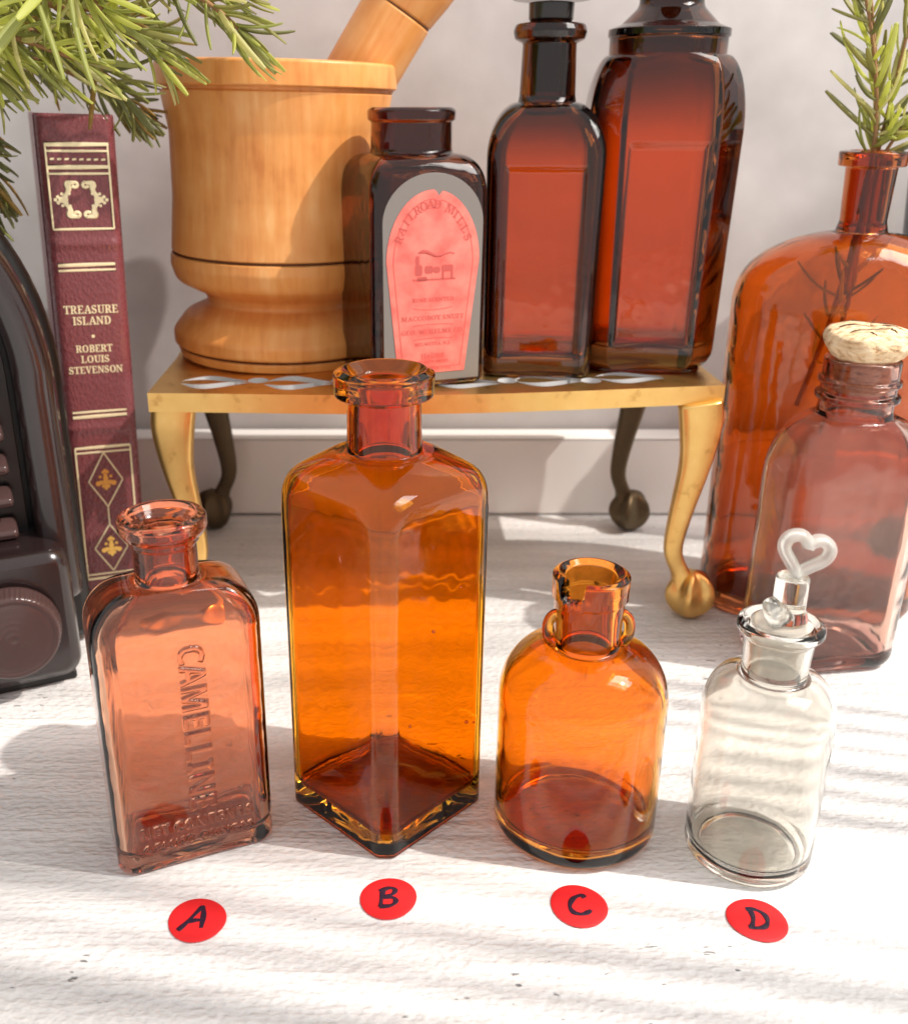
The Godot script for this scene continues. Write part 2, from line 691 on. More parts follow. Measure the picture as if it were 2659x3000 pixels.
# ---------------------------------------------------------------- the scene
func _ready() -> void:
	rng.seed = 7
	make_materials()

	# camera: a phone held above the table; the picture is a crop, so its axis lies left of the middle
	var cam := Camera3D.new()
	cam.name = "camera"
	cam.near = 0.01
	cam.far = 20.0
	cam.projection = Camera3D.PROJECTION_FRUSTUM
	cam.size = 2.0 * 0.01 * 0.511
	cam.frustum_offset = Vector2(0.01 * 0.05, 0)
	cam.position = Vector3(0, 0.246, 0)
	cam.rotation_degrees = Vector3(-22, 0, 0)
	var lens := CameraAttributesPhysical.new()
	lens.frustum_focal_length = 23.48
	lens.frustum_focus_distance = 0.36
	lens.exposure_aperture = 9.0
	lens.frustum_near = 0.01
	lens.frustum_far = 20.0
	cam.attributes = lens
	cam.set_frustum(2.0 * 0.01 * 0.511, Vector2(0.01 * 0.05, 0), 0.01, 20.0)
	add_child(cam)

	var world := WorldEnvironment.new()
	var e := Environment.new()
	e.background_mode = Environment.BG_COLOR
	e.background_color = Color(1.0, 0.985, 0.98)
	e.background_energy_multiplier = 0.60
	e.tonemap_mode = Environment.TONE_MAPPER_LINEAR
	e.tonemap_exposure = 1.46
	e.sdfgi_enabled = true
	e.ssao_enabled = true
	e.ssil_enabled = true
	world.environment = e
	add_child(world)

	# daylight through a window on the right: the low sun as one small far lamp, the bright pane as an area light
	var sun := SpotLight3D.new()
	sun.name = "sunlight"
	var from := Vector3(0.616, 0.773, 0.15)
	var aim := Vector3(0.02, 0.05, -0.35)
	sun.position = aim + from * 3.0
	add_child(sun)
	sun.look_at_from_position(sun.position, aim, Vector3.UP)
	sun.light_energy = 6.3
	sun.light_color = Color(1.0, 0.965, 0.925)
	sun.light_size = 0.02
	sun.spot_angle = 14.0
	sun.spot_angle_attenuation = 0.2
	sun.spot_range = 8.0
	sun.spot_attenuation = 2.0
	sun.shadow_enabled = true
	var pane := AreaLight3D.new()
	pane.name = "window_light"
	pane.area_size = Vector2(0.45, 0.5)
	add_child(pane)
	pane.look_at_from_position(aim + from * 1.15, aim, Vector3.UP)
	pane.light_energy = 0.55
	pane.light_color = Color(1.0, 0.975, 0.95)
	pane.shadow_enabled = true

	build_setting()
	build_stool()
	build_mortar()
	build_front_bottles()
	build_back_bottles()
	build_right_bottles()
	build_book()
	build_radio()
	build_stickers()
	build_rosemary()
	build_goblet()


func build_setting() -> void:
	var top := PlaneMesh.new()
	top.size = Vector2(1.24, 1.24)
	M.table.uv1_scale = Vector3(2, 2, 1)
	struct("tabletop", top, M.table).position = Vector3(0.0, 0, -0.0)
	# slender bars, added out of view on the right to cast soft table streaks
	var frame := Node3D.new()
	frame.name = "added_shade_bars"
	frame.set_meta("kind", "structure")
	add_child(frame)
	for q in [[-30, 9, 820, 640], [-52, 6, 820, 640], [-66, 8, 820, 640], [-84, 5, 820, 640], [-102, 9, 820, 640], [-118, 6, 820, 640], [-133, 9, 820, 640], [-152, 6, 820, 640], [-166, 8, 820, 640], [-182, 4, 820, 640], [-236, 5, 190, 350], [-249, 4, 200, 350], [-263, 6, 190, 345], [-279, 4, 200, 350], [-291, 5, 190, 350], [-306, 4, 190, 345]]:
		var bar := obj("added_shade_bar", rounded_box(Vector3(q[1], q[2], q[1]), 0.8), M.board, frame)
		put(bar, 460 + (q[0] % 7) * 3, q[3], q[0])
	struct("skirting_board", rounded_box(Vector3(1240, 52, 20), 1.2), M.board).position = Vector3(0.03, 0.0265, -0.613)
	struct("wall", rounded_box(Vector3(1240, 900, 20), 0.5), M.wall).position = Vector3(0.03, 0.45, -0.638)


# ---------------------------------------------------------------- the four numbered bottles in front
func build_front_bottles() -> void:
	# A: rectangular flask with raised lettering on its front
	var o := thing("rectangular_bottle", "small rectangular pinkish amber bottle with raised lettering down its front, behind sticker A", "bottle", Vector3(-77, 0, -295), 23.0)
	var th := angles_rr(27.4, 15, 6, 12, 6, 150)
	var body := radii(th, func(t): return rr(t, 27.4, 15, 6))
	var relief := lettering_relief()
	var stamped := func(pts: PackedVector3Array, _r: int) -> PackedVector3Array:
		return pts
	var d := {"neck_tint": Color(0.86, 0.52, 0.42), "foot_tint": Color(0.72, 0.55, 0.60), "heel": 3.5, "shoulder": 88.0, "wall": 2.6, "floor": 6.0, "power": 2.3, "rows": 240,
		"neck": [[10.4, 104.5, 0], [10.3, 106, 2], [10.2, 116.5, 1], [11.2, 117.2, 1.2], [11.4, 119.2, 1.2], [13.0, 120, 1], [14.2, 122, 2.2], [14.1, 126, 1.8], [11, 126.6, 1.2], [7.2, 122.5, 2], [6.9, 117, 1], [6.9, 101.5, 0]],
		"stain": func(one: PackedColorArray, pts: PackedVector3Array) -> void:
			for k in pts.size():
				var p := pts[k]
				if p.z > 0.0149 and p.y < 0.088:
					one[k] *= Color.WHITE.lerp(Color(0.90, 0.72, 0.66), clampf(relief_at(relief, p.x / MM, p.y / MM), 0, 1)),
		"shape": func(pts: PackedVector3Array, r: int) -> PackedVector3Array:
			if r < 10 or r > 9 + 240:
				return pts
			for k in pts.size():
				var p := pts[k]
				if p.z > 0.0149:
					pts[k].z += relief_at(relief, p.x / MM, p.y / MM) * 0.85 * MM
			return pts}
	obj("glass", bottle(th, body, d), M.amber_pink, o)

	# B: tall square bottle set corner-on
	o = thing("square_bottle", "tall square orange amber bottle standing corner first behind sticker B", "bottle", Vector3(-6.4, 0, -316.5), 45.0)
	th = PackedFloat32Array()
	for k in 4:
		for i in 48:
			var t := (i + 0.5) / 48.0
			th.append(PI / 2 * k + PI / 4 + PI / 2 * (t - 0.5) - 0.12 * sin(TAU * t) * 0.5)
	var square := func(t: float) -> float:
		var c := absf(cos(t))
		var s := absf(sin(t))
		return minf(minf(26.8 / maxf(c, 1e-6), 26.8 / maxf(s, 1e-6)), 35.0 * sqrt(2.0) / (c + s))
	body = radii(th, square)
	var dome := func(y: float) -> PackedFloat32Array:
		var u := clampf((y - 120.5) / 20.5, 0, 1)
		var reach := 12.6 + 16.2 * pow(maxf(0.0, 1.0 - pow(u, 2.6)), 0.6)
		var out := PackedFloat32Array()
		for k in th.size():
			var q := pow(pow(absf(cos(th[k])), 5.0) + pow(absf(sin(th[k])), 5.0), -1.0 / 5.0)
			var lim := reach * lerpf(q, 1.0, smoothstep(0.6, 1.0, u))
			var rad: float = body[k]
			out.append(-log(exp(-rad * 2.5) + exp(-lim * 2.5)) / 2.5 if absf(rad - lim) < 6.0 else minf(rad, lim))
		return out
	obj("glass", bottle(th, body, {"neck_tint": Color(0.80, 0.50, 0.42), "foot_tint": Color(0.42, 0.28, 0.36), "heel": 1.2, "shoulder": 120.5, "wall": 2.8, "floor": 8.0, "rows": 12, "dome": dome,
		"neck": [[12.7, 140.5, 0], [12.5, 141.5, 2], [12.2, 158.6, 0.8], [16.2, 159.2, 1.0], [16.6, 166.8, 1.2], [13.6, 168.2, 0.8], [9.4, 164.5, 2.5], [8.4, 159.0, 2], [8.6, 138.5, 0]]}), M.amber, o)

	for q in [[-4.0, 84.0, 0.7], [9.0, 96.0, 0.5], [14.0, 40.0, 0.8], [-15.0, 52.0, 0.6], [18.0, 38.0, 0.5]]:
		var bead := SphereMesh.new()
		bead.radius = q[2] * MM
		bead.height = q[2] * 1.6 * MM
		bead.radial_segments = 16
		bead.rings = 8
		put(obj("bubble", bead, M.amber, o), q[0], q[1], 26.9)

	# C: round bottle with a chipped lip and two lugs on its neck
	o = thing("round_bottle", "round yellow amber bottle with broken lip and two neck lugs, behind sticker C", "bottle", Vector3(62.8, 0, -303), 0.0)
	th = angles_round(144)
	body = radii(th, func(_t): return 29.4)
	var chip := func(pts: PackedVector3Array, r: int) -> PackedVector3Array:
		for k in pts.size():
			var p := pts[k]
			if p.y > 0.0905 and Vector2(p.x, p.z).length() < 0.02:
				var a := rad_to_deg(Vector2(p.x, p.z).angle())   # 90 is towards the viewer, 180 to the left
				var u := (a - 133.0) / 24.0
				if absf(u) < 1.0:
					var deep := (1.0 - pow(absf(u), 5.0)) * (7.4 + 1.1 * sin(a * 0.9) + 0.6 * sin(a * 2.3))
					pts[k].y = maxf(0.0905, p.y - deep * MM * (p.y - 0.0905) / 0.0118)
		return pts
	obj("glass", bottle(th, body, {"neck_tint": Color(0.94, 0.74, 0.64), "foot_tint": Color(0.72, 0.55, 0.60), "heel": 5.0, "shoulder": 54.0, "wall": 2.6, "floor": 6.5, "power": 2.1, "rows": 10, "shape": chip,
		"neck": [[11.4, 75.0, 0], [11.2, 76.4, 1.5], [11.9, 92.4, 0.8], [12.8, 93.2, 0.8], [13.0, 101.2, 1.0], [11.0, 102.3, 0.8], [8.6, 100.6, 1.2], [8.1, 94.0, 1.0], [8.0, 73.0, 0]]}), M.amber_yellow, o)
	for sgn in [-1, 1]:
		var path := []
		for k in 11:
			var t := PI * (k / 10.0 - 0.5)
			path.append(Vector3(sgn * (10.9 + 3.2 * cos(t)), 81.4 + 5.6 * sin(t), 1.5))
		obj("lug", sweep(path, [Vector2(1.9, 1.7)], 12, 2.4), M.amber_yellow, o)

	# D: clear bottle, its stopper
	o = thing("clear_bottle", "small clear round bottle with flanged neck, behind sticker D", "bottle", Vector3(122, 0, -287), 0.0)
	th = angles_round(128)
	body = radii(th, func(_t): return 21.6)
	obj("glass", bottle(th, body, {"heel": 4.0, "shoulder": 57.0, "wall": 1.7, "floor": 5.0, "punt": 2.5, "power": 2.2, "rows": 10,
		"neck": [[10.6, 72.6, 0], [10.4, 74.0, 1.5], [11.2, 86.6, 2.0], [13.8, 89.4, 1.4], [13.6, 91.4, 1.0], [11.8, 92.2, 1.0], [9.4, 91.6, 0.6], [8.4, 73.0, 0.6], [7.6, 71.0, 0]]}), M.clear, o)
	var s := thing("glass_stopper", "clear glass stopper with heart shaped finial and ground plug in the clear bottle", "stopper", Vector3(122, 0, -287), 0.0)
	obj("plug", lathe([[0.0, 74.5], [7.6, 74.5, 0.8], [9.2, 91.2, 0.3], [8.6, 92.2, 0.6], [0, 93.0]], 56), M.frosted, s)
	var stem_ := obj("stem", lathe([[0.0, 93.05], [6.6, 93.05, 0.6], [6.2, 95.2, 1.0], [5.3, 97, 1.5], [5.1, 108.2, 1.0], [0, 108.9]], 48), M.clear, s)
	put(stem_, 1.4, 0, 0)
	var nub := obj("spout_nub", sweep([Vector3(-2.5, 95, 3.2), Vector3(-4.6, 98, 5.0), Vector3(-7.0, 101.5, 6.6), Vector3(-8.0, 102.6, 7.2)], [Vector2(4.2, 3.6), Vector2(3.8, 3.6), Vector2(2.6, 2.8), Vector2(1.2, 1.4)], 10, 2.6), M.cast, s)
	nub.position = Vector3.ZERO
	var heart := PackedVector2Array()
	for k in 56:
		var t := TAU * k / 56
		heart.append(Vector2(16 * pow(sin(t), 3), 13 * cos(t) - 5 * cos(2 * t) - 2 * cos(3 * t) - cos(4 * t)) * 0.54)
	var hole := PackedVector2Array()
	for p in heart:
		hole.append((p + Vector2(0, -0.6)) * 0.58)
	var h := obj("heart", heart_mesh(heart, 0.62, 1.5, 1.0), M.cast, s)
	h.position = Vector3(3.6, 116.4, 0.6) * MM
	h.rotation_degrees = Vector3(0, -4, -14)
	var rim := []
	for k in 15:
		var p: Vector2 = heart[(k * 4) % 56]
		rim.append(Vector3(p.x * 0.84, p.y * 0.84, 0))
	rim = smooth_path(rim, 4)
	obj("heart_rim", sweep(rim, [Vector2(2.1, 2.9)], 12, 2.0, Vector3.BACK), M.milky, h)


# heart finial: a rounded rim round a thinner middle
func heart_mesh(outline: PackedVector2Array, inner: float, thick: float, web: float) -> ArrayMesh:
	var rings := []
	for l in [[0.02, -web], [inner - 0.04, -web], [inner + 0.03, -thick * 0.75], [inner + 0.16, -thick], [0.86, -thick * 0.92], [0.96, -thick * 0.55], [1.0, 0.0], [0.96, thick * 0.55], [0.86, thick * 0.92], [inner + 0.16, thick], [inner + 0.03, thick * 0.75], [inner - 0.04, web], [0.02, web]]:
		var one := PackedVector3Array()
		for p in outline:
			one.append(Vector3(p.x * l[0], p.y * l[0] + (1 - l[0]) * 0.4, l[1]) * MM)
		rings.append(one)
	return skin(rings)


# raised letters as heights on a grid over the flask's front: 0.25 mm cells, x -24..24, y 0..96
func lettering_relief() -> PackedFloat32Array:
	var W := 192
	var H := 384
	var g := PackedFloat32Array()
	g.resize(W * H)
	stamp(g, W, H, "CAMELLINE", 8.4, Vector2(2.6, 54.0), -90.0, 63.0)
	stamp(g, W, H, "NET CONTENTS", 4.2, Vector2(0.0, 17.2), 0.0, 38.5)
	stamp(g, W, H, "4 FLUID OUNCES", 3.6, Vector2(0.0, 10.6), 0.0, 38.5)
	for pass_ in 1:
		var c := g.duplicate()
		for y in range(1, H - 1):
			for x in range(1, W - 1):
				var k := y * W + x
				g[k] = (c[k] * 2 + c[k - 1] + c[k + 1] + c[k - W] + c[k + W]) / 6.0
	return g


func stamp(g: PackedFloat32Array, W: int, H: int, s: String, cap: float, at: Vector2, turn: float, length: float) -> void:
	var arr := text(s, 10.0, 0.2, false, true).surface_get_arrays(0)
	var V: PackedVector3Array = arr[Mesh.ARRAY_VERTEX]
	var box := AABB(V[0], Vector3.ZERO)
	for v in V:
		box = box.expand(v)
	var mid := box.get_center()
	var fit := Vector2(length / box.size.x, cap / box.size.y)
	var N: PackedVector3Array = arr[Mesh.ARRAY_NORMAL]
	var I: PackedInt32Array = arr[Mesh.ARRAY_INDEX]
	var rot := deg_to_rad(turn)
	for k in range(0, I.size(), 3):
		if N[I[k]].z < 0.9:
			continue
		var t := PackedVector2Array()
		for i in 3:
			var v := V[I[k + i]] - mid
			t.append((Vector2(v.x * fit.x, v.y * fit.y).rotated(rot) + at + Vector2(24, 0)) * 4.0)
		var lo := t[0].min(t[1]).min(t[2]).floor()
		var hi := t[0].max(t[1]).max(t[2]).ceil()
		for y in range(maxi(0, int(lo.y)), mini(H - 1, int(hi.y)) + 1):
			for x in range(maxi(0, int(lo.x)), mini(W - 1, int(hi.x)) + 1):
				if Geometry2D.point_is_inside_triangle(Vector2(x, y), t[0], t[1], t[2]):
					g[y * W + x] = 1.0


func relief_at(g: PackedFloat32Array, x: float, y: float) -> float:
	var u := clampf((x + 24.0) * 4.0, 0, 190.99)
	var v := clampf(y * 4.0, 0, 382.99)
	var i := int(u)
	var j := int(v)
	var k := j * 192 + i
	return lerpf(lerpf(g[k], g[k + 1], u - i), lerpf(g[k + 192], g[k + 193], u - i), v - j)


# ---------------------------------------------------------------- the brass stool and what stands on it
func build_stool() -> void:
	var o := thing("brass_trivet", "low brass footman stool with pierced top and claw feet", "stool", Vector3(0, 0, 0))
	# top plate with scrolled openings
	var outline := PackedVector2Array()
	for k in 25:   # front edge bows out a little, seen from above: x, then z as y
		var t := k / 24.0
		outline.append(Vector2(lerpf(-118.0, 152.0, t), lerpf(-448.0, -462.0, t) + 10.0 * sin(PI * t) * (0.6 + 0.4 * sin(PI * t))))
	outline.append(Vector2(150, -520))
	outline.append(Vector2(149, -588))
	outline.append(Vector2(-124, -588))
	outline.append(Vector2(-119, -516))
	var plate := CSGPolygon3D.new()
	plate.name = "top_plate"
	plate.polygon = scale_poly(outline)
	plate.depth = 9.0 * MM
	plate.rotation_degrees.x = 90
	plate.position.y = 115.0 * MM
	plate.material = M.brass
	o.add_child(plate)
	var xs := [-90.0, -50.0, -10.0, 30.0, 70.0, 110.0]
	for k in xs.size():
		for side in [-1, 1]:
			for row in [-471.0, -548.0]:
				var leaf := PackedVector2Array()
				for i in 15:
					var t := i / 14.0
					leaf.append(Vector2(lerpf(-17, 17, t), 13.0 * sin(PI * t) + 3 * sin(TAU * t)))
				for i in range(1, 14):
					var t := 1 - i / 14.0
					leaf.append(Vector2(lerpf(-17, 17, t), 1.0 * sin(PI * t) * sin(PI * t) + 3 * sin(TAU * t)))
				var hole := CSGPolygon3D.new()
				hole.name = "opening"
				hole.operation = CSGShape3D.OPERATION_SUBTRACTION
				var t0: float = (xs[k] + 118.0) / 270.0
				var z0: float = row
				var deep := 1.0
				if row > -500.0:
					z0 = lerpf(-448.0, -462.0, t0) + 10.0 * sin(PI * t0) * (0.6 + 0.4 * sin(PI * t0)) - 21.0
					deep = 0.8 * rng.randf_range(0.7, 1.05)
				for i in leaf.size():
					leaf[i] = Vector2(leaf[i].x * 0.98 + xs[k], z0 + side * (leaf[i].y * deep + 1.8))
				hole.polygon = scale_poly(leaf)
				hole.depth = 30 * MM
				hole.position.z = 10 * MM
				plate.add_child(hole, true)
		for row in [-471.0, -548.0, -510.0]:
			var eye := CSGCylinder3D.new()
			eye.name = "opening"
			eye.operation = CSGShape3D.OPERATION_SUBTRACTION
			eye.radius = (5.0 if row != -510.0 else 12.0) * MM
			eye.height = 40 * MM
			eye.sides = 24
			eye.rotation_degrees.x = 90
			eye.position = Vector3(xs[k] + (20.0 if row != -510.0 else 0.0), row, 0) * MM
			if k == xs.size() - 1 and row != -510.0:
				continue
			plate.add_child(eye, true)
	# legs: [top x, z, foot x, z, outward]
	for L in [[-108.0, -456.0, -112.0, -466.0, -1, M.brass], [141.0, -462.0, 148.0, -466.0, 1, M.brass], [-112.0, -577.0, -119.0, -584.0, -1, M.dark_brass], [136.0, -577.0, 141.0, -582.0, 1, M.dark_brass]]:
		var tx: float = L[0]
		var fx: float = L[2]
		var sg: float = L[4]
		var path := smooth_path([Vector3(tx, 116, L[1]), Vector3(tx + sg * 1.5, 104, L[1]), Vector3(tx + sg * 1.0, 84, lerpf(L[1], L[3], 0.2)), Vector3(tx - sg * 3.0, 58, lerpf(L[1], L[3], 0.4)), Vector3(tx - sg * 4.6, 38, lerpf(L[1], L[3], 0.6)), Vector3(lerpf(tx - sg * 4.0, fx, 0.4), 25, lerpf(L[1], L[3], 0.8)), Vector3(fx - sg * 2, 14, L[3])], 5)
		var widths := smooth_path([Vector2(10.5, 5.0), Vector2(10.2, 5.0), Vector2(7.6, 4.4), Vector2(5.6, 3.8), Vector2(4.6, 3.6), Vector2(4.6, 4.0), Vector2(8.0, 8.0)], 5)
		var leg := obj("leg", sweep(path, widths, 16, 3.4, Vector3.BACK), L[5], o)
		var claw := obj("claw_foot", claw_mesh(), L[5], leg)
		claw.position = Vector3(fx, 12.0, L[3] + 1.5) * MM
		claw.rotation_degrees.y = 35.0 * sg


func scale_poly(p: PackedVector2Array) -> PackedVector2Array:
	var out := PackedVector2Array()
	for v in p:
		out.append(v * MM)
	return out


func claw_mesh() -> ArrayMesh:
	var rings := []
	for j in range(1, 18):
		var v := PI * j / 18.0
		var one := PackedVector3Array()
		for i in 48:
			var a := TAU * i / 48
			var claw := (pow(absf(cos(2.5 * a)), 3.0) * 0.42 - 0.2) * pow(sin(v), 0.7) * (0.75 + 0.6 * cos(v))
			var r := sin(v) * (1.0 + claw)
			one.append(Vector3(11.5 * r * cos(a), 12.0 * cos(v) * (1.18 if v < PI / 2 else 1.0), 11.0 * r * sin(a)) * MM)
		rings.append(one)
	return skin(rings)


func build_mortar() -> void:
	var o := thing("wooden_mortar", "turned honey coloured wooden mortar standing on the left of the brass stool", "mortar", Vector3(-65, 124.4, -535))
	o.rotation_degrees.z = -1.2
	obj("bowl", lathe([[0, 0], [53.5, 0, 1.5], [55, 4.2, 0.5], [53.6, 4.8, 0.2], [53.6, 5.6, 0.2], [56.8, 6.6, 2], [57, 13, 5], [50, 22, 9], [38, 27.5, 4], [40, 32, 4], [54, 39, 7], [56.5, 47, 5], [56, 51.8, 0.4], [54.6, 52.2, 0.2], [54.6, 53.4, 0.2], [55.6, 53.8, 0.6], [53.6, 80, 20], [53.4, 110, 20], [56.6, 128.2, 1], [55.2, 128.8, 0.2], [55.2, 130.0, 0.2], [58.8, 130.6, 0.8], [58.6, 141.4, 1.6], [50, 142, 2], [46, 120, 6], [40, 60, 20], [20, 44, 10], [0, 42]], 96), M.wood, o)
	for g in [[5.2, 53.9], [52.8, 54.9], [129.4, 54.5]]:
		var t := TorusMesh.new()
		t.inner_radius = (g[1] - 0.6) * MM
		t.outer_radius = (g[1] + 0.4) * MM
		t.rings = 96
		t.ring_segments = 8
		obj("groove", t, M.groove, o).position.y = g[0] * MM
	var p := thing("wooden_pestle", "pale wooden pestle leaning out of the mortar to the right", "pestle", Vector3(-80, 170, -540))
	var head := obj("handle", lathe([[0, 0], [18, 0, 8], [21, 20, 8], [18.5, 60, 20], [17.6, 95, 8], [17.4, 141.4, 0.5], [16.7, 142, 0.2], [16.7, 143, 0.2], [17.4, 143.6, 0.5], [19.5, 156, 12], [22, 180, 10], [18, 200, 10], [0, 202]], 64), M.wood, p)
	p.rotation_degrees = Vector3(2, 0, -33)
	var t := TorusMesh.new()
	t.inner_radius = 16.4 * MM
	t.outer_radius = 17.1 * MM
	t.rings = 64
	t.ring_segments = 8
	obj("groove", t, M.groove, p).position.y = 142.5 * MM


func build_back_bottles() -> void:
	# square bottle with the pink paper label
	var o := thing("labelled_bottle", "dark square bottle with arched pink paper label and wide open neck", "bottle", Vector3(3.5, 124.2, -485), 20.0)
	var th := angles_rr(28, 28, 7, 12, 6)
	var body := radii(th, func(t): return rr(t, 28, 28, 7))
	obj("glass", bottle(th, body, {"heel": 2.5, "shoulder": 83.0, "wall": 2.6, "floor": 6.0, "power": 2.5, "rows": 8,
		"neck": [[19.0, 102.5, 0], [18.6, 104.5, 2], [18.4, 115.6, 0.8], [19.9, 116.6, 1.2], [20.1, 120.6, 1.6], [18.0, 122.0, 1.0], [15.8, 120.6, 1], [15.4, 112, 1], [15.4, 100, 0]]}), M.amber_black, o)
	var arch := PackedVector2Array()
	arch.append(Vector2(-22.6, 3))
	arch.append(Vector2(22.6, 3))
	for k in 33:
		var t := PI * k / 32
		arch.append(Vector2(23.0 * cos(t), 74.0 + 21.5 * sin(t)))
	var back := obj("dusty_panel", slab(arch, 28.03, 28.35, 0.1), M.ghost, o)
	back.scale.x = 1.04
	var lab := PackedVector2Array()
	lab.append(Vector2(-15.5, 7))
	lab.append(Vector2(14.6, 7))
	lab.append(Vector2(20.4, 58))
	for k in range(1, 26):
		var t := PI * k / 26
		if k == 12:
			lab.append(Vector2(20.4 * cos(t) + 1.2, 58 + 30.5 * sin(t) - 0.4))
			lab.append(Vector2(20.4 * cos(t) - 0.4, 58 + 30.5 * sin(t) - 2.6))
			lab.append(Vector2(20.4 * cos(t) - 1.4, 58 + 30.5 * sin(t) - 0.6))
			continue
		lab.append(Vector2(20.4 * cos(t), 58 + 30.5 * sin(t)))
	lab.append(Vector2(-20.4, 58))
	var paper := obj("paper_label", slab(lab, 28.4, 28.6, 0.0), M.paper, o)
	paper.scale.x = 1.09
	var z := 28.66
	# arched title, letter by letter
	var title := "RAILROAD MILLS"
	for k in title.length():
		if title[k] == " ":
			continue
		var a := deg_to_rad(lerpf(158, 22, k / float(title.length() - 1)))
		var l := obj("lettering", text(title[k], 3.5, 0.06), M.print, paper)
		l.position = Vector3(16.2 * cos(a), 59.0 + 23.4 * sin(a), z) * MM
		l.rotation.z = a * 0.9 + PI / 2 * 0.1 - PI / 2
	for row in [["ROSE SCENTED", 1.7, 40.8], ["MACCOBOY SNUFF", 2.1, 32.6], ["GEO. W. HELME CO.", 2.0, 26.3], ["HELMETTA, N.J.", 1.9, 20.4], ["QUALITY SNUFF", 1.6, 12.0], ["CONTENTS 5 OZ", 1.5, 9.0]]:
		put(obj("lettering", text(row[0], row[1], 0.06), M.print, paper), 0, row[2], z)
	var sign_ := obj("signature", text("Helme", 2.6, 0.06, true, false), M.print, paper)
	put(sign_, 0, 15.2, z)
	sign_.rotation_degrees.z = 4
	# the little engraving of an engine under smoke
	var pieces := []
	for q in [[-6.5, 54.0, 1.6, 2.4], [-2.0, 54.2, 1.9, 1.7], [1.5, 54.0, 1.5, 1.4], [6.2, 54.6, 2.6, 1.5], [4.2, 51.6, 0.5, 1.8], [8.2, 51.6, 0.5, 1.8], [0.3, 49.8, 9.5, 0.35], [-7.0, 58.4, 0.8, 2.0], [-5.0, 50.2, 2.2, 1.0]]:
		pieces.append([slab(rect_outline(q[2], q[3], minf(q[2], q[3]) * 0.6, 3), -0.03, 0.03), Transform3D(Basis(), Vector3(q[0], q[1], z) * MM)])
	var puff := []
	for k in 9:
		puff.append(Vector3(-6.8 + k * 2.0, 61.6 + 0.9 * sin(k * 1.1) - k * 0.16, z))
	pieces.append([sweep(puff, [Vector2(0.3, 0.03), Vector2(0.8, 0.03), Vector2(0.9, 0.03), Vector2(0.7, 0.03), Vector2(0.6, 0.03), Vector2(0.5, 0.03), Vector2(0.3, 0.03)], 6, 2.0, Vector3.BACK), Transform3D()])
	obj("engraving", join(pieces), M.print, paper)
	# thin printed border
	var edge := []
	for p in lab:
		var c := Vector2(0, 40)
		edge.append(Vector3((p.x) * 0.86, 40 + (p.y - 40) * 0.92, z))
	edge.append(edge[0])
	obj("printed_border", sweep(edge, [Vector2(0.14, 0.03)], 4, 2.0, Vector3.BACK), M.print, paper)
	for yy in [36.2, 29.6, 23.2]:
		var bow := []
		for k in 9:
			bow.append(Vector3(-9.0 + k * 2.25, yy + 0.06 * pow(k - 4.0, 2) * (1 if yy > 30 else -0.5), z))
		obj("flourish", sweep(bow, [Vector2(0.12, 0.03)], 4, 2.0, Vector3.BACK), M.print, paper)

	# middle bottle with a glass stopper
	o = thing("stoppered_bottle", "slim dark red amber square bottle with disc topped stopper on brass stool", "bottle", Vector3(66.0, 124.2, -500), -4.0)
	th = angles_rr(27, 25, 7, 12, 20, 64)
	body = radii(th, func(t): return rr(t, 27, 25, 7))
	var sunk := func(pts: PackedVector3Array, half: float, low: float, high: float, front: float) -> PackedVector3Array:
		for k in pts.size():
			var p := pts[k] / MM
			if p.z > front:
				var q := minf(half - absf(p.x), minf(p.y - low, high - p.y))
				pts[k].z -= 1.3 * smoothstep(-0.8, 1.2, q) * MM
		return pts
	obj("glass", bottle(th, body, {"edge_tint": Color(0.13, 0.10, 0.12), "neck_tint": Color(0.16, 0.13, 0.16), "foot_tint": Color(0.12, 0.14, 0.20), "heel": 2.0, "shoulder": 101.0, "wall": 4.0, "floor": 8.0, "power": 1.9, "rows": 80, "taper": 0.97, "shape": func(pts: PackedVector3Array, r: int) -> PackedVector3Array: return sunk.call(pts, 18.0, 10.0, 96.0, 23.6) if r < 92 else pts,
		"neck": [[13.4, 124.0, 0], [12.8, 127.0, 4], [12.2, 148.5, 1.0], [15.8, 150.2, 1.4], [16.6, 153.4, 2.0], [15.6, 156.4, 1.6], [10.0, 157.2, 0.8], [8.6, 154, 1], [8.2, 121, 0]]}), M.amber_dark, o)
	var s := thing("disc_stopper", "dark amber disc topped glass stopper in the slim red bottle", "stopper", Vector3(66.0, 124.2, -500))
	obj("plug", lathe([[0, 128], [6.8, 128, 1], [8.1, 156, 0.4], [10.0, 158.4, 0.8], [10.2, 165.0, 0.6], [0, 166.0]], 48), M.black_glass, s)
	obj("disc", lathe([[0, 166.1], [17.6, 166.1, 1.4], [18.4, 168.4, 1.4], [17.6, 170.6, 1.4], [0, 171.2]], 64), M.black_glass, s)

	# tallest bottle, cut by the picture's top
	o = thing("ledged_bottle", "tallest dark red rectangular bottle with ledge below its neck, on the brass stool", "bottle", Vector3(121, 124.2, -506), -4.0)
	th = angles_rr(35, 28, 13, 16, 20, 64)
	body = radii(th, func(t): return minf(rr(t, 35, 28, 2.5), 50.0 / (absf(cos(t)) + absf(sin(t)))))
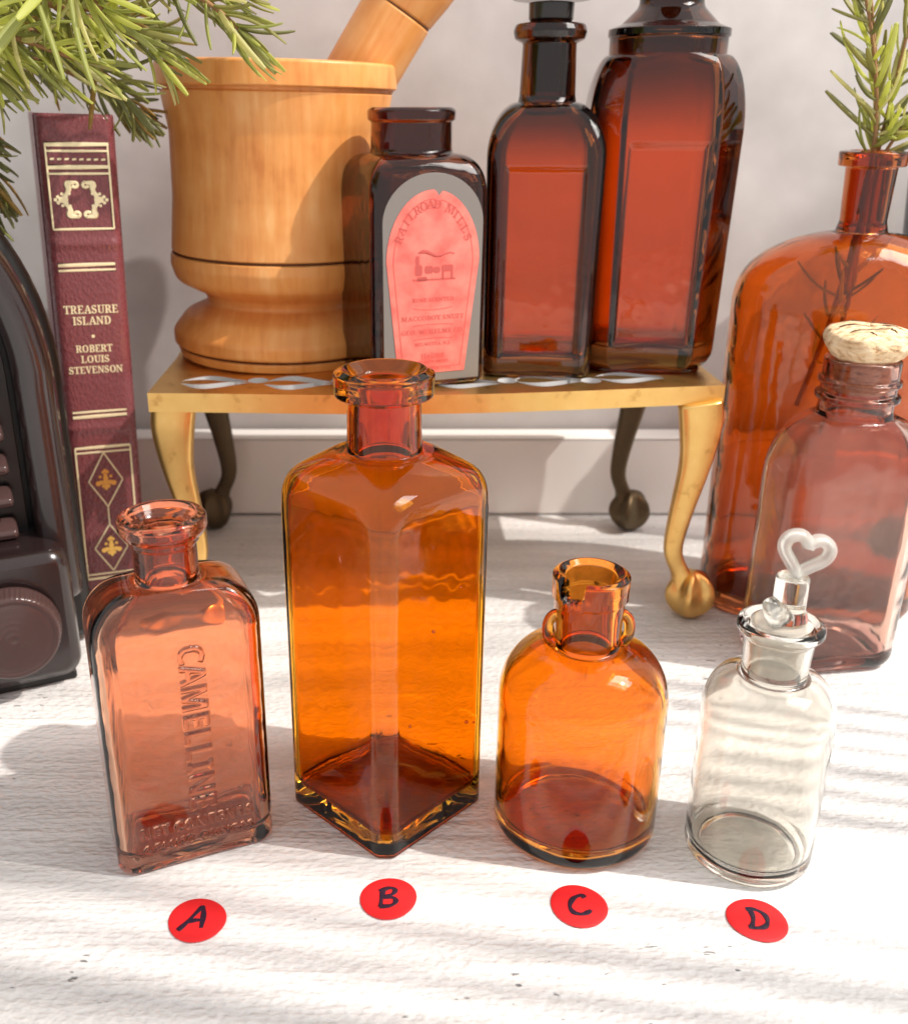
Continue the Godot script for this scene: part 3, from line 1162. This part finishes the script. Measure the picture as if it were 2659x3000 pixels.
	obj("glass", bottle(th, body, {"edge_tint": Color(0.13, 0.10, 0.12), "neck_tint": Color(0.16, 0.13, 0.16), "foot_tint": Color(0.12, 0.14, 0.20), "heel": 11.0, "shoulder": 112.0, "wall": 5.0, "floor": 12.0, "punt": 1.0, "power": 2.0, "rows": 80, "taper": 0.93, "shape": func(pts: PackedVector3Array, r: int) -> PackedVector3Array: return sunk.call(pts, 17.5, 16.0, 106.0, 25.4) if r < 92 else pts,
		"neck": [[26.5, 144.0, 0], [26.6, 151, 0.8], [27.4, 151.6, 0.5], [27.4, 154.6, 0.6], [22, 156.6, 4], [14.4, 164.0, 5], [13.6, 200, 1], [17.0, 201, 1.2], [17.0, 209, 1.5], [9.6, 209.6, 1], [9.2, 170, 4], [13, 160, 6], [23.0, 150, 4], [23.2, 142, 0]]}), M.amber_deep, o)
	obj("foot_ring", slab(rect_outline(27, 21, 8), 0.05, 2.0, 0.6), M.amber_deep, o).rotation_degrees.x = -90


func build_right_bottles() -> void:
	# big flask holding rosemary
	var o := thing("rosemary_flask", "large broad shouldered amber flask holding rosemary sprigs at the right edge", "bottle", Vector3(213.8, 0, -484), -6.0)
	var th := angles_round(120)
	var oval := func(t: float) -> float:
		var c := pow(absf(cos(t)) / 54.0, 2.7)
		var s := pow(absf(sin(t)) / 32.0, 2.7)
		return pow(c + s, -1.0 / 2.7)
	var body := radii(th, oval)
	obj("glass", bottle(th, body, {"neck_tint": Color(0.66, 0.42, 0.38), "foot_tint": Color(0.72, 0.55, 0.60), "low_shade_tint": Color(0.62, 0.52, 0.62), "heel": 5.0, "shoulder": 156.0, "wall": 2.6, "floor": 9.0, "power": 2.6, "power2": 1.55, "rows": 10, "taper": 0.985,
		"neck": [[11.6, 192.0, 0], [10.3, 197, 6], [11.2, 220.5, 0.8], [14.6, 221.2, 0.8], [15.0, 227.4, 1.2], [10.4, 228.0, 1.0], [8.8, 224, 1], [8.2, 192, 0]]}), M.amber_brown, o)

	# corked bottle before it
	o = thing("corked_bottle", "mauve amber rectangular bottle with ribbed neck, stopped with a cork", "bottle", Vector3(198.0, 0, -425.5), 8.0)
	th = angles_rr(33, 21, 13, 14, 6)
	body = radii(th, func(t): return rr(t, 33, 21, 13))
	obj("glass", bottle(th, body, {"neck_tint": Color(0.80, 0.62, 0.58), "foot_tint": Color(0.72, 0.55, 0.60), "heel": 7.0, "shoulder": 90.0, "wall": 2.4, "floor": 7.0, "power": 2.1, "power2": 1.8, "rows": 10,
		"neck": [[16.0, 121.0, 0], [15.6, 124.0, 2], [15.6, 127.5, 0.6], [17.6, 128.2, 0.8], [17.6, 130.2, 0.8], [15.8, 131.2, 0.6], [15.8, 134.4, 0.5], [17.2, 135.2, 0.7], [17.2, 136.8, 0.7], [15.8, 137.8, 0.6], [15.8, 145.6, 1.0], [13.2, 146.2, 0.8], [12.6, 144, 0.8], [12.4, 119, 0]]}), M.amber_mauve, o)
	var c := thing("cork", "cracked pale cork in the neck of the mauve bottle", "cork", Vector3(198.6, 143.5, -425.5))
	var n := 40
	var rings := []
	for p in filleted([[0, -12], [10.8, -12, 1], [12.0, 2.6, 0.5], [14.5, 3.2, 1], [18.4, 8.4, 3], [17.8, 13.6, 3.5], [10, 16.2, 3], [0, 16.8]], 4):
		var one := PackedVector3Array()
		for k in n:
			var a := TAU * k / n
			var f := 1.0 + 0.03 * sin(3 * a + 1) + 0.022 * sin(7 * a) + 0.015 * sin(11 * a + p.y)
			if p.y < 3.0:
				f = 1.0
			one.append(Vector3(maxf(p.x, 0.05) * f * cos(a), p.y + (0.5 * sin(2 * a + 0.4) if p.y > 4 else 0.0), maxf(p.x, 0.05) * f * sin(a)) * MM)
		rings.append(one)
	obj("body", skin(rings), M.cork, c)
	for q in [[-15, 6, 4, 9], [-9, -9, 12, -7], [-13, -1, 2, 2], [3, 3, 14, 8], [-4, 10, -1, 15], [6, -5, 13, 0], [5, 9, 8, 14]]:
		var path := []
		for k in 13:
			var t := k / 12.0
			var x := lerpf(q[0], q[2], t) + rng.randf_range(-0.5, 0.5)
			var zz := lerpf(q[1], q[3], t) + rng.randf_range(-0.5, 0.5)
			var rad := Vector2(x, zz).length()
			path.append(Vector3(x, 16.9 - 3.4 * smoothstep(9.0, 17.5, rad) + 0.5 * sin(2 * atan2(zz, x) + 0.4) * smoothstep(0.0, 6.0, rad) - 0.25, zz))
		obj("crack", sweep(path, [Vector2(0.08, 0.3), Vector2(0.2, 0.5), Vector2(0.14, 0.45), Vector2(0.3, 0.5), Vector2(0.16, 0.4), Vector2(0.1, 0.4)], 6), M.crack, c)


# ---------------------------------------------------------------- leather book
func build_book() -> void:
	var o := thing("leather_book", "slim upright maroon leather book with gilt title on its spine", "book", Vector3(-155.2, 0, -484), 20.0)
	o.rotation_degrees.z = -1.6
	var H := 243.0
	# covers and spine in one leather case: U shaped section, with raised bands
	var w := 17.0
	obj("spine", spine_mesh(w, H), M.leather, o)
	for s in [-1, 1]:
		var cover := obj("cover", rounded_box(Vector3(2.6, H, 116), 0.8, 0.9), M.leather, o)
		put(cover, s * (w - 0.6), H / 2 + 0.4, -62.5)
	put(obj("page_block", rounded_box(Vector3(29, H - 8, 108), 0.4, 0.5), M.pages, o), 0, H / 2, -60)
	var z := 1.62   # gilding lies a hair above the spine
	var bar := func(x0: float, y0: float, x1: float, y1: float, half: float):
		var m := sweep([Vector3(x0, y0, 0), Vector3(x1, y1, 0)], [Vector2(half, 0.06)], 4, 6.0, Vector3.BACK)
		return [m, Transform3D(Basis(), Vector3(0, 0, z) * MM)]
	var fr := []
	var L := -13.6
	var R := 13.6
	for q in [[L - 0.4, 230.4, R + 0.4, 230.4, 1.0], [L, 227.6, R, 227.6, 0.6], [L, 220.6, R, 220.6, 1.0], [L, 217.8, R, 217.8, 0.6], [L, 230.4, L, 193.2, 0.5], [R, 230.4, R, 193.2, 0.5], [L, 193.2, R, 193.2, 0.6]]:
		fr.append((bar as Callable).call(q[0], q[1], q[2], q[3], q[4]))
	for k in 8:
		var x := lerpf(-11.2, 11.2, k / 7.0)
		fr.append((bar as Callable).call(x - 0.95, 224.0, x + 0.95, 224.0, 0.5))
	obj("gilt_frame", join(fr), M.gold, o)
	for q in [[-13.0, 176.8, 13.0, 176.8, 0.9], [-13.0, 174.3, 13.0, 174.3, 0.6], [-13.0, 105.0, 13.0, 105.0, 0.6], [-13.0, 102.6, 13.0, 102.6, 0.9]]:
		obj("gilt_rule", join([(bar as Callable).call(q[0], q[1], q[2], q[3], q[4])]), M.gold, o)
	for row in [["TREASURE", 3.9, 155.8, 25.0], ["ISLAND", 3.9, 150.4, 17.6], ["ROBERT", 3.5, 136.8, 17.2], ["LOUIS", 3.5, 131.6, 13.2], ["STEVENSON", 3.5, 126.3, 25.4]]:
		put(obj("lettering", text(row[0], row[1], 0.12, true, true, row[3]), M.gold, o), 0, row[2], z)
	var dot := CylinderMesh.new()
	dot.top_radius = 0.8 * MM
	dot.bottom_radius = 0.8 * MM
	dot.height = 0.12 * MM
	var dd := obj("gilt_dot", dot, M.gold, o)
	dd.rotation_degrees.x = 90
	put(dd, 0, 142.8, z)
	# scrolled wreath in the upper frame
	var wreath := []
	for sx in [-1, 1]:
		for sy in [-1, 1]:
			var curl := []
			for k in 15:
				var t := k / 14.0
				var p := Vector2(1.6, 7.6).lerp(Vector2(8.8, 1.6), t) + Vector2(1.7 * sin(t * TAU * 0.9), 1.7 * sin(t * PI))
				curl.append(Vector3(sx * p.x * 0.98, 206.3 + sy * p.y, 0))
			var wid := []
			for k in 15:
				wid.append(Vector2(0.6 + 1.0 * sin(PI * k / 14.0), 0.06))
			wreath.append([sweep(curl, wid, 6, 2.0, Vector3.BACK), Transform3D(Basis(), Vector3(0, 0, z) * MM)])
			var tip := []
			for k in 9:
				var a := k / 8.0 * PI * 1.4
				tip.append(Vector3(sx * (2.4 - 1.3 * sin(a)), 206.3 + sy * (6.6 + 1.1 * cos(a)), 0))
			wreath.append([sweep(tip, [Vector2(0.8, 0.06)], 6, 2.0, Vector3.BACK), Transform3D(Basis(), Vector3(0, 0, z) * MM)])
		for q in [[7.4, 0.0, 1.7], [8.6, 0.0, 1.4], [6.6, 1.6, 0.9], [6.6, -1.6, 0.9], [10.2, 1.3, 0.8], [10.2, -1.3, 0.8], [11.4, 0.0, 0.8], [5.2, 2.8, 0.8], [5.2, -2.8, 0.8], [8.4, 2.6, 0.7], [8.4, -2.6, 0.7]]:
			wreath.append([disc(q[2]), Transform3D(Basis(), Vector3(sx * q[0], 206.3 + q[1], z) * MM)])
	obj("gilt_wreath", join(wreath), M.gold, o)
	# lower frame with two lozenges and lilies
	fr = []
	L = -13.4
	R = 13.4
	for q in [[L, 86.4, R, 86.4, 0.8], [L, 83.8, R, 83.8, 0.5], [L, 86.4, L, 14.0, 0.5], [R, 86.4, R, 14.0, 0.5], [L, 16.4, R, 16.4, 0.5], [L, 14.0, R, 14.0, 0.7],
			[0, 83.4, -8.4, 68.2, 0.4], [0, 83.4, 8.4, 68.2, 0.4], [-8.4, 68.2, 0, 54.0, 0.4], [8.4, 68.2, 0, 54.0, 0.4], [0, 54.0, 0, 44.0, 0.4],
			[0, 44.0, -8.4, 31.0, 0.4], [0, 44.0, 8.4, 31.0, 0.4], [-8.4, 31.0, 0, 17.6, 0.4], [8.4, 31.0, 0, 17.6, 0.4]]:
		fr.append((bar as Callable).call(q[0], q[1], q[2], q[3], q[4]))
	obj("gilt_frame", join(fr), M.gold, o)
	for yy in [68.6, 31.4]:
		var lily := []
		for q in [[0, 3.9, 0.9], [-1.0, 3.4, 0.6], [1.0, 3.4, 0.6], [0, 2.2, 0.8], [0, 0.8, 1.1], [0, -0.8, 1.2], [-1.9, -1.0, 1.0], [1.9, -1.0, 1.0], [-3.2, -1.4, 1.1], [3.2, -1.4, 1.1], [-2.2, 1.5, 0.65], [2.2, 1.5, 0.65], [0, -2.8, 1.1], [-1.0, -2.6, 0.8], [1.0, -2.6, 0.8], [0, -3.8, 0.6]]:
			lily.append([disc(q[2] * 1.2), Transform3D(Basis(), Vector3(q[0] * 1.2, yy + q[1] * 1.25, z) * MM)])
		obj("gilt_lily", join(lily), M.gilt, o)


func disc(r: float) -> ArrayMesh:
	var p := PackedVector2Array()
	for k in 14:
		p.append(Vector2(cos(TAU * k / 14), sin(TAU * k / 14)) * r)
	return slab(p, -0.06 - r * 0.01, 0.06 + r * 0.01)


func spine_mesh(w: float, H: float) -> ArrayMesh:
	var rings := []
	var bands := [186.0, 96.0]
	for k in 161:
		var y := H * k / 160.0
		var lift := 0.0
		for b in bands:
			lift += 1.0 * exp(-pow((y - b) / 1.9, 2))
		var round_top := 0.0
		if y > H - 2.0:
			round_top = -1.2 * pow((y - (H - 2.0)) / 2.0, 2)
		if y < 2.0:
			round_top = -1.0 * pow((2.0 - y) / 2.0, 2)
		var one := PackedVector3Array()
		for i in 41:
			var u := i / 20.0 - 1.0
			var edge := pow(absf(u), 10.0)
			one.append(Vector3(u * w + signf(u) * 0.3 * lift * edge, y + 0.4, 1.5 - 3.4 * edge + lift + round_top) * MM)
		for i in range(40, -1, -1):
			var u := i / 20.0 - 1.0
			one.append(Vector3(u * (w - 1.5), y + 0.4, -4.6 + 0.0) * MM)
		rings.append(one)
	return skin(rings)


# ---------------------------------------------------------------- old radio, cut by the picture's left edge
func build_radio() -> void:
	var o := thing("bakelite_radio", "dark brown glossy old table radio with louvred grille and ridged dial knob", "radio", Vector3(-148.5, 0, -404), 25.0)
	# arched case with a raised front rim
	var W := 250.0
	var out := arch_outline(6, W, 34.0, 226.0, 62.0)
	var inn := arch_outline(6 - 17, W - 34, 34.0 + 14, 226.0 - 17, 48.0)
	obj("case", slab(arch_outline(11, W + 6, 3.0, 229.0, 64.0), -72, -32, 5.0), M.dark, o)
	# front rim: skin from the outer edge over a rounded nose to the inner recess
	var rings := []
	for l in [[0.0, -30.0], [0.0, -16.0], [0.12, -11.5], [0.3, -9.4], [0.55, -9.0], [0.8, -10.5], [0.95, -14.0], [1.0, -20.0], [1.0, -30.0]]:
		var one := PackedVector3Array()
		for k in out.size():
			var p: Vector2 = out[k].lerp(inn[k], l[0])
			one.append(Vector3(p.x, p.y, l[1]) * MM)
		rings.append(one)
	rings.append(rings[0])
	obj("front_rim", skin(rings, {}, false, false), M.bakelite, o)
	obj("speaker_panel", slab(arch_outline(-13, W - 38, 50, 206, 46), -27, -24.5, 0.3), M.dark, o)
	for k in 5:
		var s := obj("louvre", rounded_box(Vector3(150, 5.0, 11), 1.6, 2.0), M.knob, o)
		put(s, -93, 72 + k * 15.0, -18.0)
		s.rotation_degrees.x = 24
	# control box in front
	var panel := obj("control_panel", slab(shifted(rect_outline(125, 31.5, 9), -125, 36.0), -34, 6, 5.0), M.bakelite, o)
	var lower := obj("plinth", slab(shifted(rect_outline(122, 2.3, 1.5), -125, 2.4), -120, 0, 0.8), M.dark, o)
	var kx := -28.0
	var ky := 35.0
	var knurl := []
	var prof := [[17.2, 6.2], [17.6, 7.0], [17.4, 9.0], [16.6, 15.5], [16.2, 17.4], [15.2, 18.2], [14.2, 17.6]]
	for r in range(11, 0, -1):
		prof.append([r * 1.2, 17.4 + (0.7 if r % 2 == 0 else 0.0) + (11 - r) * 0.12])
	for p in prof:
		var one := PackedVector3Array()
		for i in 180:
			var a := TAU * i / 180
			var rr_: float = p[0] + (0.32 * (1 if i % 3 == 0 else -0.4) if p[1] > 8.0 and p[1] < 17.0 and p[0] > 16.3 else 0.0)
			one.append(Vector3(rr_ * cos(a), rr_ * sin(a), p[1]) * MM)
		knurl.append(one)
	var knob := obj("dial_knob", skin(knurl), M.knob, o)
	put(knob, kx, ky, 3.0)
	knob.scale = Vector3(1.18, 1.18, 0.8)


func shifted(p: PackedVector2Array, x: float, y: float) -> PackedVector2Array:
	var out := PackedVector2Array()
	for v in p:
		out.append(v + Vector2(x, y))
	return out


# right edge at x, width to the left, flat foot, rounded top corners
func arch_outline(x: float, width: float, y0: float, y1: float, r: float) -> PackedVector2Array:
	var p := PackedVector2Array()
	for k in 7:
		var t := -PI / 2 + PI / 2 * k / 6.0
		p.append(Vector2(x - 5 + 5 * cos(t), y0 + 5 + 5 * sin(t)))
	for k in 17:
		var t := PI / 2 * k / 16.0
		p.append(Vector2(x - r + r * cos(t), y1 - r * 1.5 + r * 1.5 * sin(t)))
	for k in 17:
		var t := PI / 2 + PI / 2 * k / 16.0
		p.append(Vector2(x - width + r + r * cos(t), y1 - r * 1.5 + r * 1.5 * sin(t)))
	for k in 7:
		var t := PI + PI / 2 * k / 6.0
		p.append(Vector2(x - width + 5 + 5 * cos(t), y0 + 5 + 5 * sin(t)))
	return p


# ---------------------------------------------------------------- stickers with hand-drawn letters
func build_stickers() -> void:
	var strokes := {
		"A": [[[-6.4, -4.6], [-3.4, -1.2], [1.0, 4.6], [2.0, 4.9], [2.2, 1.0], [1.6, -4.6]], [[-3.2, -0.9], [0, -0.7], [3.0, -1.2]]],
		"B": [[[-1.6, 4.2], [-2.4, 0], [-3.0, -4.6]], [[-3.2, 3.0], [0.5, 4.6], [2.6, 3.6], [1.6, 1.4], [-1.6, 0.2], [1.8, -0.4], [2.6, -2.4], [0.6, -4.2], [-3.4, -4.4]]],
		"C": [[[2.6, 3.4], [1.4, 4.6], [-1.6, 3.0], [-3.4, -0.6], [-2.6, -3.6], [0.2, -4.6], [2.8, -3.6], [3.8, -2.6]]],
		"D": [[[-2.2, 4.0], [-1.4, 0.2], [-2.2, -4.0], [-3.4, -4.6]], [[-3.6, 3.8], [-0.4, 4.4], [2.6, 2.6], [3.4, -0.6], [2.2, -3.4], [-0.6, -4.6], [-2.6, -4.4]]],
	}
	for q in [["A", -67.3, -253.0, 8.0, "in front of the rectangular bottle"], ["B", -5.2, -262.6, 3.0, "in front of the square bottle"], ["C", 58.0, -259.2, 0.0, "in front of the yellow amber round bottle"], ["D", 115.0, -253.0, -12.0, "in front of the clear bottle"]]:
		var o := thing("round_sticker", "red round paper sticker marked %s lying %s" % [q[0], q[4]], "sticker", Vector3(q[1], 0.3, q[2]), q[3], "red lettered stickers")
		var p := PackedVector2Array()
		var ph := rng.randf() * TAU
		for k in 48:
			var a := TAU * k / 48
			p.append(Vector2(cos(a), sin(a)) * (9.5 + 0.22 * sin(2 * a + ph) + 0.12 * sin(3 * a + ph * 2)))
		var paper := obj("paper", sticker_mesh(p), M.sticker, o)
		var parts := []
		for line in strokes[q[0]]:
			var path := []
			for v in line:
				path.append(Vector3(v[0] * 0.92, 0.66, -v[1] * 0.92))
			path = smooth_path(path, 5)
			var size := []
			for k in path.size():
				size.append(Vector2(0.82 + 0.18 * sin(k * 0.7), 0.05))
			parts.append([sweep(path, size, 8, 2.0, Vector3.UP), Transform3D()])
		obj("letter", join(parts), M.ink, o)


func sticker_mesh(p: PackedVector2Array) -> ArrayMesh:
	var rings := []
	for l in [[0.02, 0.15], [0.98, 0.0], [1.0, 0.12], [0.98, 0.3], [0.85, 0.5], [0.5, 0.58], [0.02, 0.6]]:
		var one := PackedVector3Array()
		for v in p:
			one.append(Vector3(v.x * l[0], l[1], -v.y * l[0]) * MM)
		rings.append(one)
	return skin(rings, {1: true})


# ---------------------------------------------------------------- rosemary
func leaf_mesh(length: float, width: float, bend: float) -> ArrayMesh:
	var rings := []
	var n := 9
	for k in n:
		var t := k / float(n - 1)
		var w := width * (0.35 + 0.65 * pow(sin(PI * clampf(0.12 + t * 0.8, 0, 1)), 0.6)) * (1.0 if t < 0.95 else 0.8)
		var y := -bend * t * t
		var one := PackedVector3Array()
		# a long leaf with its edges rolled under and a groove along the top
		for q in [[0.0, 0.10], [0.5, 0.22], [0.95, 0.02], [0.85, -0.26], [0.3, -0.14], [-0.3, -0.14], [-0.85, -0.26], [-0.95, 0.02], [-0.5, 0.22]]:
			one.append(Vector3(q[0] * w / 2, y + q[1] * w, length * t) * MM)
		rings.append(one)
	return skin(rings)


var leaf_kinds := []


func sprig(called: String, label: String, pts: Array, n_pairs: int, long: float, mats: Array, thick := 1.3, bare := 0.05, gap := false) -> void:
	var group := "rosemary sprigs"
	var o := thing(called, label, "rosemary", pts[0], 0.0, group)
	var base: Vector3 = pts[0]
	var local := []
	for p in pts:
		local.append(p - base)
	var path := smooth_path(local, 10)
	var size := []
	for k in path.size():
		var t := k / float(path.size() - 1)
		size.append(Vector2.ONE * lerpf(thick, thick * 0.45, t))
	obj("stem", sweep(path, size, 8), M.stem, o)
	var phase := rng.randf() * TAU
	for k in n_pairs:
		var t := lerpf(bare, 1.0, k / float(n_pairs - 1))
		var f := t * (path.size() - 1)
		var i := mini(int(f), path.size() - 2)
		var at: Vector3 = (path[i] as Vector3).lerp(path[i + 1], f - i)
		var dir: Vector3 = ((path[i + 1] as Vector3) - (path[i] as Vector3)).normalized()
		var u := dir.cross(Vector3.UP if absf(dir.y) < 0.9 else Vector3.RIGHT).normalized()
		var v := dir.cross(u)
		for j in (2 if k < n_pairs - 2 else 4):
			var a := phase + k * 1.4 + j * (PI if k < n_pairs - 2 else PI / 2) + rng.randf_range(-0.4, 0.4)
			var side := u * cos(a) + v * sin(a)
			var world_y: float = (base + at).y
			if gap and world_y > 172.0 and world_y < 224.0:
				continue
			var open := lerpf(rng.randf_range(0.6, 1.45), 0.42, pow(t, 3.0))
			var z := (dir * cos(open) + side * sin(open)).normalized()
			var y := (side - z * side.dot(z)).normalized() * -1.0
			var x := y.cross(z).normalized()
			y = z.cross(x).normalized()
			var l := long * rng.randf_range(0.55, 1.15) * lerpf(1.0, 0.62, pow(t, 4.0))
			var leaf := obj("leaf", leaf_kinds[rng.randi() % leaf_kinds.size()], mats[rng.randi() % mats.size()], o)
			leaf.transform = Transform3D(Basis(x * (0.25 + 0.68 * l / 24.0) * rng.randf_range(0.85, 1.15), -y * (0.4 + 0.6 * l / 24.0), z * (l / 24.0)), (at + side * thick * 0.5) * MM)


func build_rosemary() -> void:
	for q in [[24.0, 2.8, 3.0], [24.0, 2.5, 8.0], [24.0, 3.3, 1.0], [24.0, 2.6, -5.0], [24.0, 3.0, 5.0], [24.0, 2.2, 10.0]]:
		leaf_kinds.append(leaf_mesh(q[0], q[1], q[2]))
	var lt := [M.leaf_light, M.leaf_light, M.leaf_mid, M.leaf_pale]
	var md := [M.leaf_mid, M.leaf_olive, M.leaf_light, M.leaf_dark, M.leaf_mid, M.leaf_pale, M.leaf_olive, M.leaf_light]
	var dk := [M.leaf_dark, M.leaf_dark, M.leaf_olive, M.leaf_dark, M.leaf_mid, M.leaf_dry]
	sprig("rosemary_sprig", "brightest rosemary sprig, its tip fanning out at the top left corner", [Vector3(-75, 318, -395), Vector3(-105, 298, -385), Vector3(-128, 276, -378), Vector3(-142, 262, -374)], 13, 38, lt, 1.8)
	sprig("rosemary_sprig", "rosemary sprig whose tip hangs over the wooden mortar's rim", [Vector3(-135, 300, -420), Vector3(-110, 296, -424), Vector3(-88, 290, -428), Vector3(-72, 281, -430), Vector3(-63, 273, -430)], 22, 28, md, 1.5)
	sprig("rosemary_sprig", "rosemary sprig arching just left of the mortar, above the book", [Vector3(-200, 292, -410), Vector3(-160, 287, -415), Vector3(-130, 281, -420), Vector3(-108, 273, -425), Vector3(-96, 266, -428)], 27, 29, md, 1.5)
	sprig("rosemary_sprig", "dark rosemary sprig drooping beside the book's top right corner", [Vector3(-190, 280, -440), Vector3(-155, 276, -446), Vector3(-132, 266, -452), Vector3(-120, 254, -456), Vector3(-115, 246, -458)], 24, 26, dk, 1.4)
	sprig("rosemary_sprig", "rosemary sprig lying level across the top of the left bunch", [Vector3(-210, 302, -430), Vector3(-160, 303, -430), Vector3(-115, 301, -432), Vector3(-84, 297, -434), Vector3(-68, 291, -436)], 28, 28, md, 1.5)
	sprig("rosemary_sprig", "rosemary sprig with long leaves in front of the book's top", [Vector3(-215, 282, -405), Vector3(-178, 279, -408), Vector3(-145, 270, -412), Vector3(-122, 262, -416)], 20, 31, lt, 1.5)
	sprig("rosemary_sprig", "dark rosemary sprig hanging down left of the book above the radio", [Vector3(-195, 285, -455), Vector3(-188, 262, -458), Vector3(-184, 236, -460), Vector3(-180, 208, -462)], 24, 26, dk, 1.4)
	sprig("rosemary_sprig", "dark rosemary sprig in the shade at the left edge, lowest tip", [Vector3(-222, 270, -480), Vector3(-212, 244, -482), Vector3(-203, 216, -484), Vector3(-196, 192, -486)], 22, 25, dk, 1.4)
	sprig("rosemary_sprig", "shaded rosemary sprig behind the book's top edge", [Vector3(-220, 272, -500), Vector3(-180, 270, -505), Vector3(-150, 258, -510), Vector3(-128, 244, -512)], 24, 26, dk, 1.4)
	sprig("rosemary_sprig", "small rosemary sprig at the very top, left of the pestle", [Vector3(-150, 312, -460), Vector3(-110, 308, -462), Vector3(-80, 302, -464), Vector3(-62, 298, -466)], 20, 25, md, 1.4)
	sprig("rosemary_sprig", "rosemary sprig filling the left edge above the dark radio", [Vector3(-235, 300, -440), Vector3(-205, 292, -442), Vector3(-178, 280, -444), Vector3(-160, 262, -446)], 22, 28, md, 1.5)
	sprig("rosemary_sprig", "bright rosemary sprig slanting down across the left bunch's middle", [Vector3(-150, 318, -405), Vector3(-130, 300, -402), Vector3(-118, 288, -400), Vector3(-106, 277, -400)], 18, 29, lt, 1.5)
	sprig("rosemary_sprig", "rosemary sprig at the top edge between the bright tip and the pestle", [Vector3(-190, 320, -450), Vector3(-140, 314, -448), Vector3(-105, 304, -446), Vector3(-84, 294, -446)], 26, 28, md, 1.5)
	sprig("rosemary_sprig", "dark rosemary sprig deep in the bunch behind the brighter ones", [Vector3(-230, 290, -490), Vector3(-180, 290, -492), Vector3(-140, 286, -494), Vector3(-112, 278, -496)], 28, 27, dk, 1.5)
	sprig("rosemary_sprig", "rosemary sprig crossing the left edge just under the brightest tip", [Vector3(-230, 300, -400), Vector3(-196, 290, -400), Vector3(-168, 272, -402), Vector3(-152, 256, -404)], 20, 28, md, 1.5)
	sprig("rosemary_sprig", "rosemary sprig in the middle of the bunch over the book's left corner", [Vector3(-200, 312, -425), Vector3(-170, 300, -425), Vector3(-140, 288, -428), Vector3(-120, 272, -430)], 22, 27, md, 1.5)
	sprig("rosemary_sprig", "shaded rosemary sprig low at the left edge, over the radio's shoulder", [Vector3(-225, 262, -470), Vector3(-205, 250, -470), Vector3(-190, 230, -472), Vector3(-184, 214, -472)], 22, 26, dk, 1.4)
	sprig("rosemary_sprig", "shaded rosemary sprig rising behind the bunch at the top left corner", [Vector3(-240, 280, -510), Vector3(-205, 292, -510), Vector3(-170, 300, -512), Vector3(-140, 304, -514)], 26, 28, dk, 1.5)
	sprig("rosemary_sprig", "rosemary sprig filling the corner directly above the book", [Vector3(-215, 300, -455), Vector3(-190, 296, -455), Vector3(-165, 286, -457), Vector3(-148, 268, -458)], 24, 28, md, 1.5)
	sprig("rosemary_sprig", "pale rosemary sprig nearest the camera at the left edge", [Vector3(-190, 305, -385), Vector3(-170, 292, -384), Vector3(-156, 276, -384)], 15, 29, lt, 1.5)
	# in the flask
	sprig("rosemary_sprig", "upright rosemary sprig in the flask, leaning left", [Vector3(196, 108, -484), Vector3(206, 150, -484), Vector3(213, 200, -484), Vector3(213, 232, -484), Vector3(208, 262, -483), Vector3(200, 292, -482), Vector3(196, 312, -480)], 26, 26, md, 1.4, 0.1, true)
	sprig("rosemary_sprig", "upright rosemary sprig in the flask, straight stem on the right", [Vector3(208, 100, -487), Vector3(214, 160, -486), Vector3(215, 205, -486), Vector3(217, 235, -486), Vector3(220, 270, -486), Vector3(223, 312, -486)], 26, 25, md, 1.4, 0.1, true)
	sprig("rosemary_sprig", "rosemary sprig in the flask reaching furthest left at the top edge", [Vector3(210, 165, -480), Vector3(212, 212, -480), Vector3(209, 245, -478), Vector3(199, 278, -474), Vector3(188, 300, -470)], 24, 27, md, 1.4, 0.1, true)
	sprig("rosemary_sprig", "curly pale rosemary sprig spilling right over the flask's lip", [Vector3(212, 200, -486), Vector3(214, 226, -484), Vector3(222, 238, -478), Vector3(234, 242, -474)], 14, 18, lt, 1.1, 0.45, true)
	sprig("rosemary_sprig", "short rosemary sprig just above the flask's lip", [Vector3(216, 190, -482), Vector3(216, 222, -481), Vector3(224, 240, -478), Vector3(232, 252, -476)], 12, 20, lt, 1.1, 0.5, true)


func build_goblet() -> void:
	var o := thing("teal_goblet", "dark teal goblet with gold ring and bead, behind the rosemary flask", "goblet", Vector3(317, 0, -556))
	obj("bowl", lathe([[0, 0], [36, 0, 2], [34, 6, 3], [10, 14, 8], [9, 120, 20], [20, 150, 12], [44, 178, 14], [48, 236, 2], [45, 236, 1], [42, 182, 10], [0, 160]], 72), M.teal, o)
	var t := TorusMesh.new()
	t.inner_radius = 6.5 * MM
	t.outer_radius = 10 * MM
	var r := obj("gold_ring", t, M.gilt, o)
	r.rotation_degrees.x = 90
	put(r, -46, 219, 14)
	var s := SphereMesh.new()
	s.radius = 3.4 * MM
	s.height = 6.8 * MM
	put(obj("gold_bead", s, M.gilt, o), -46, 205, 16)
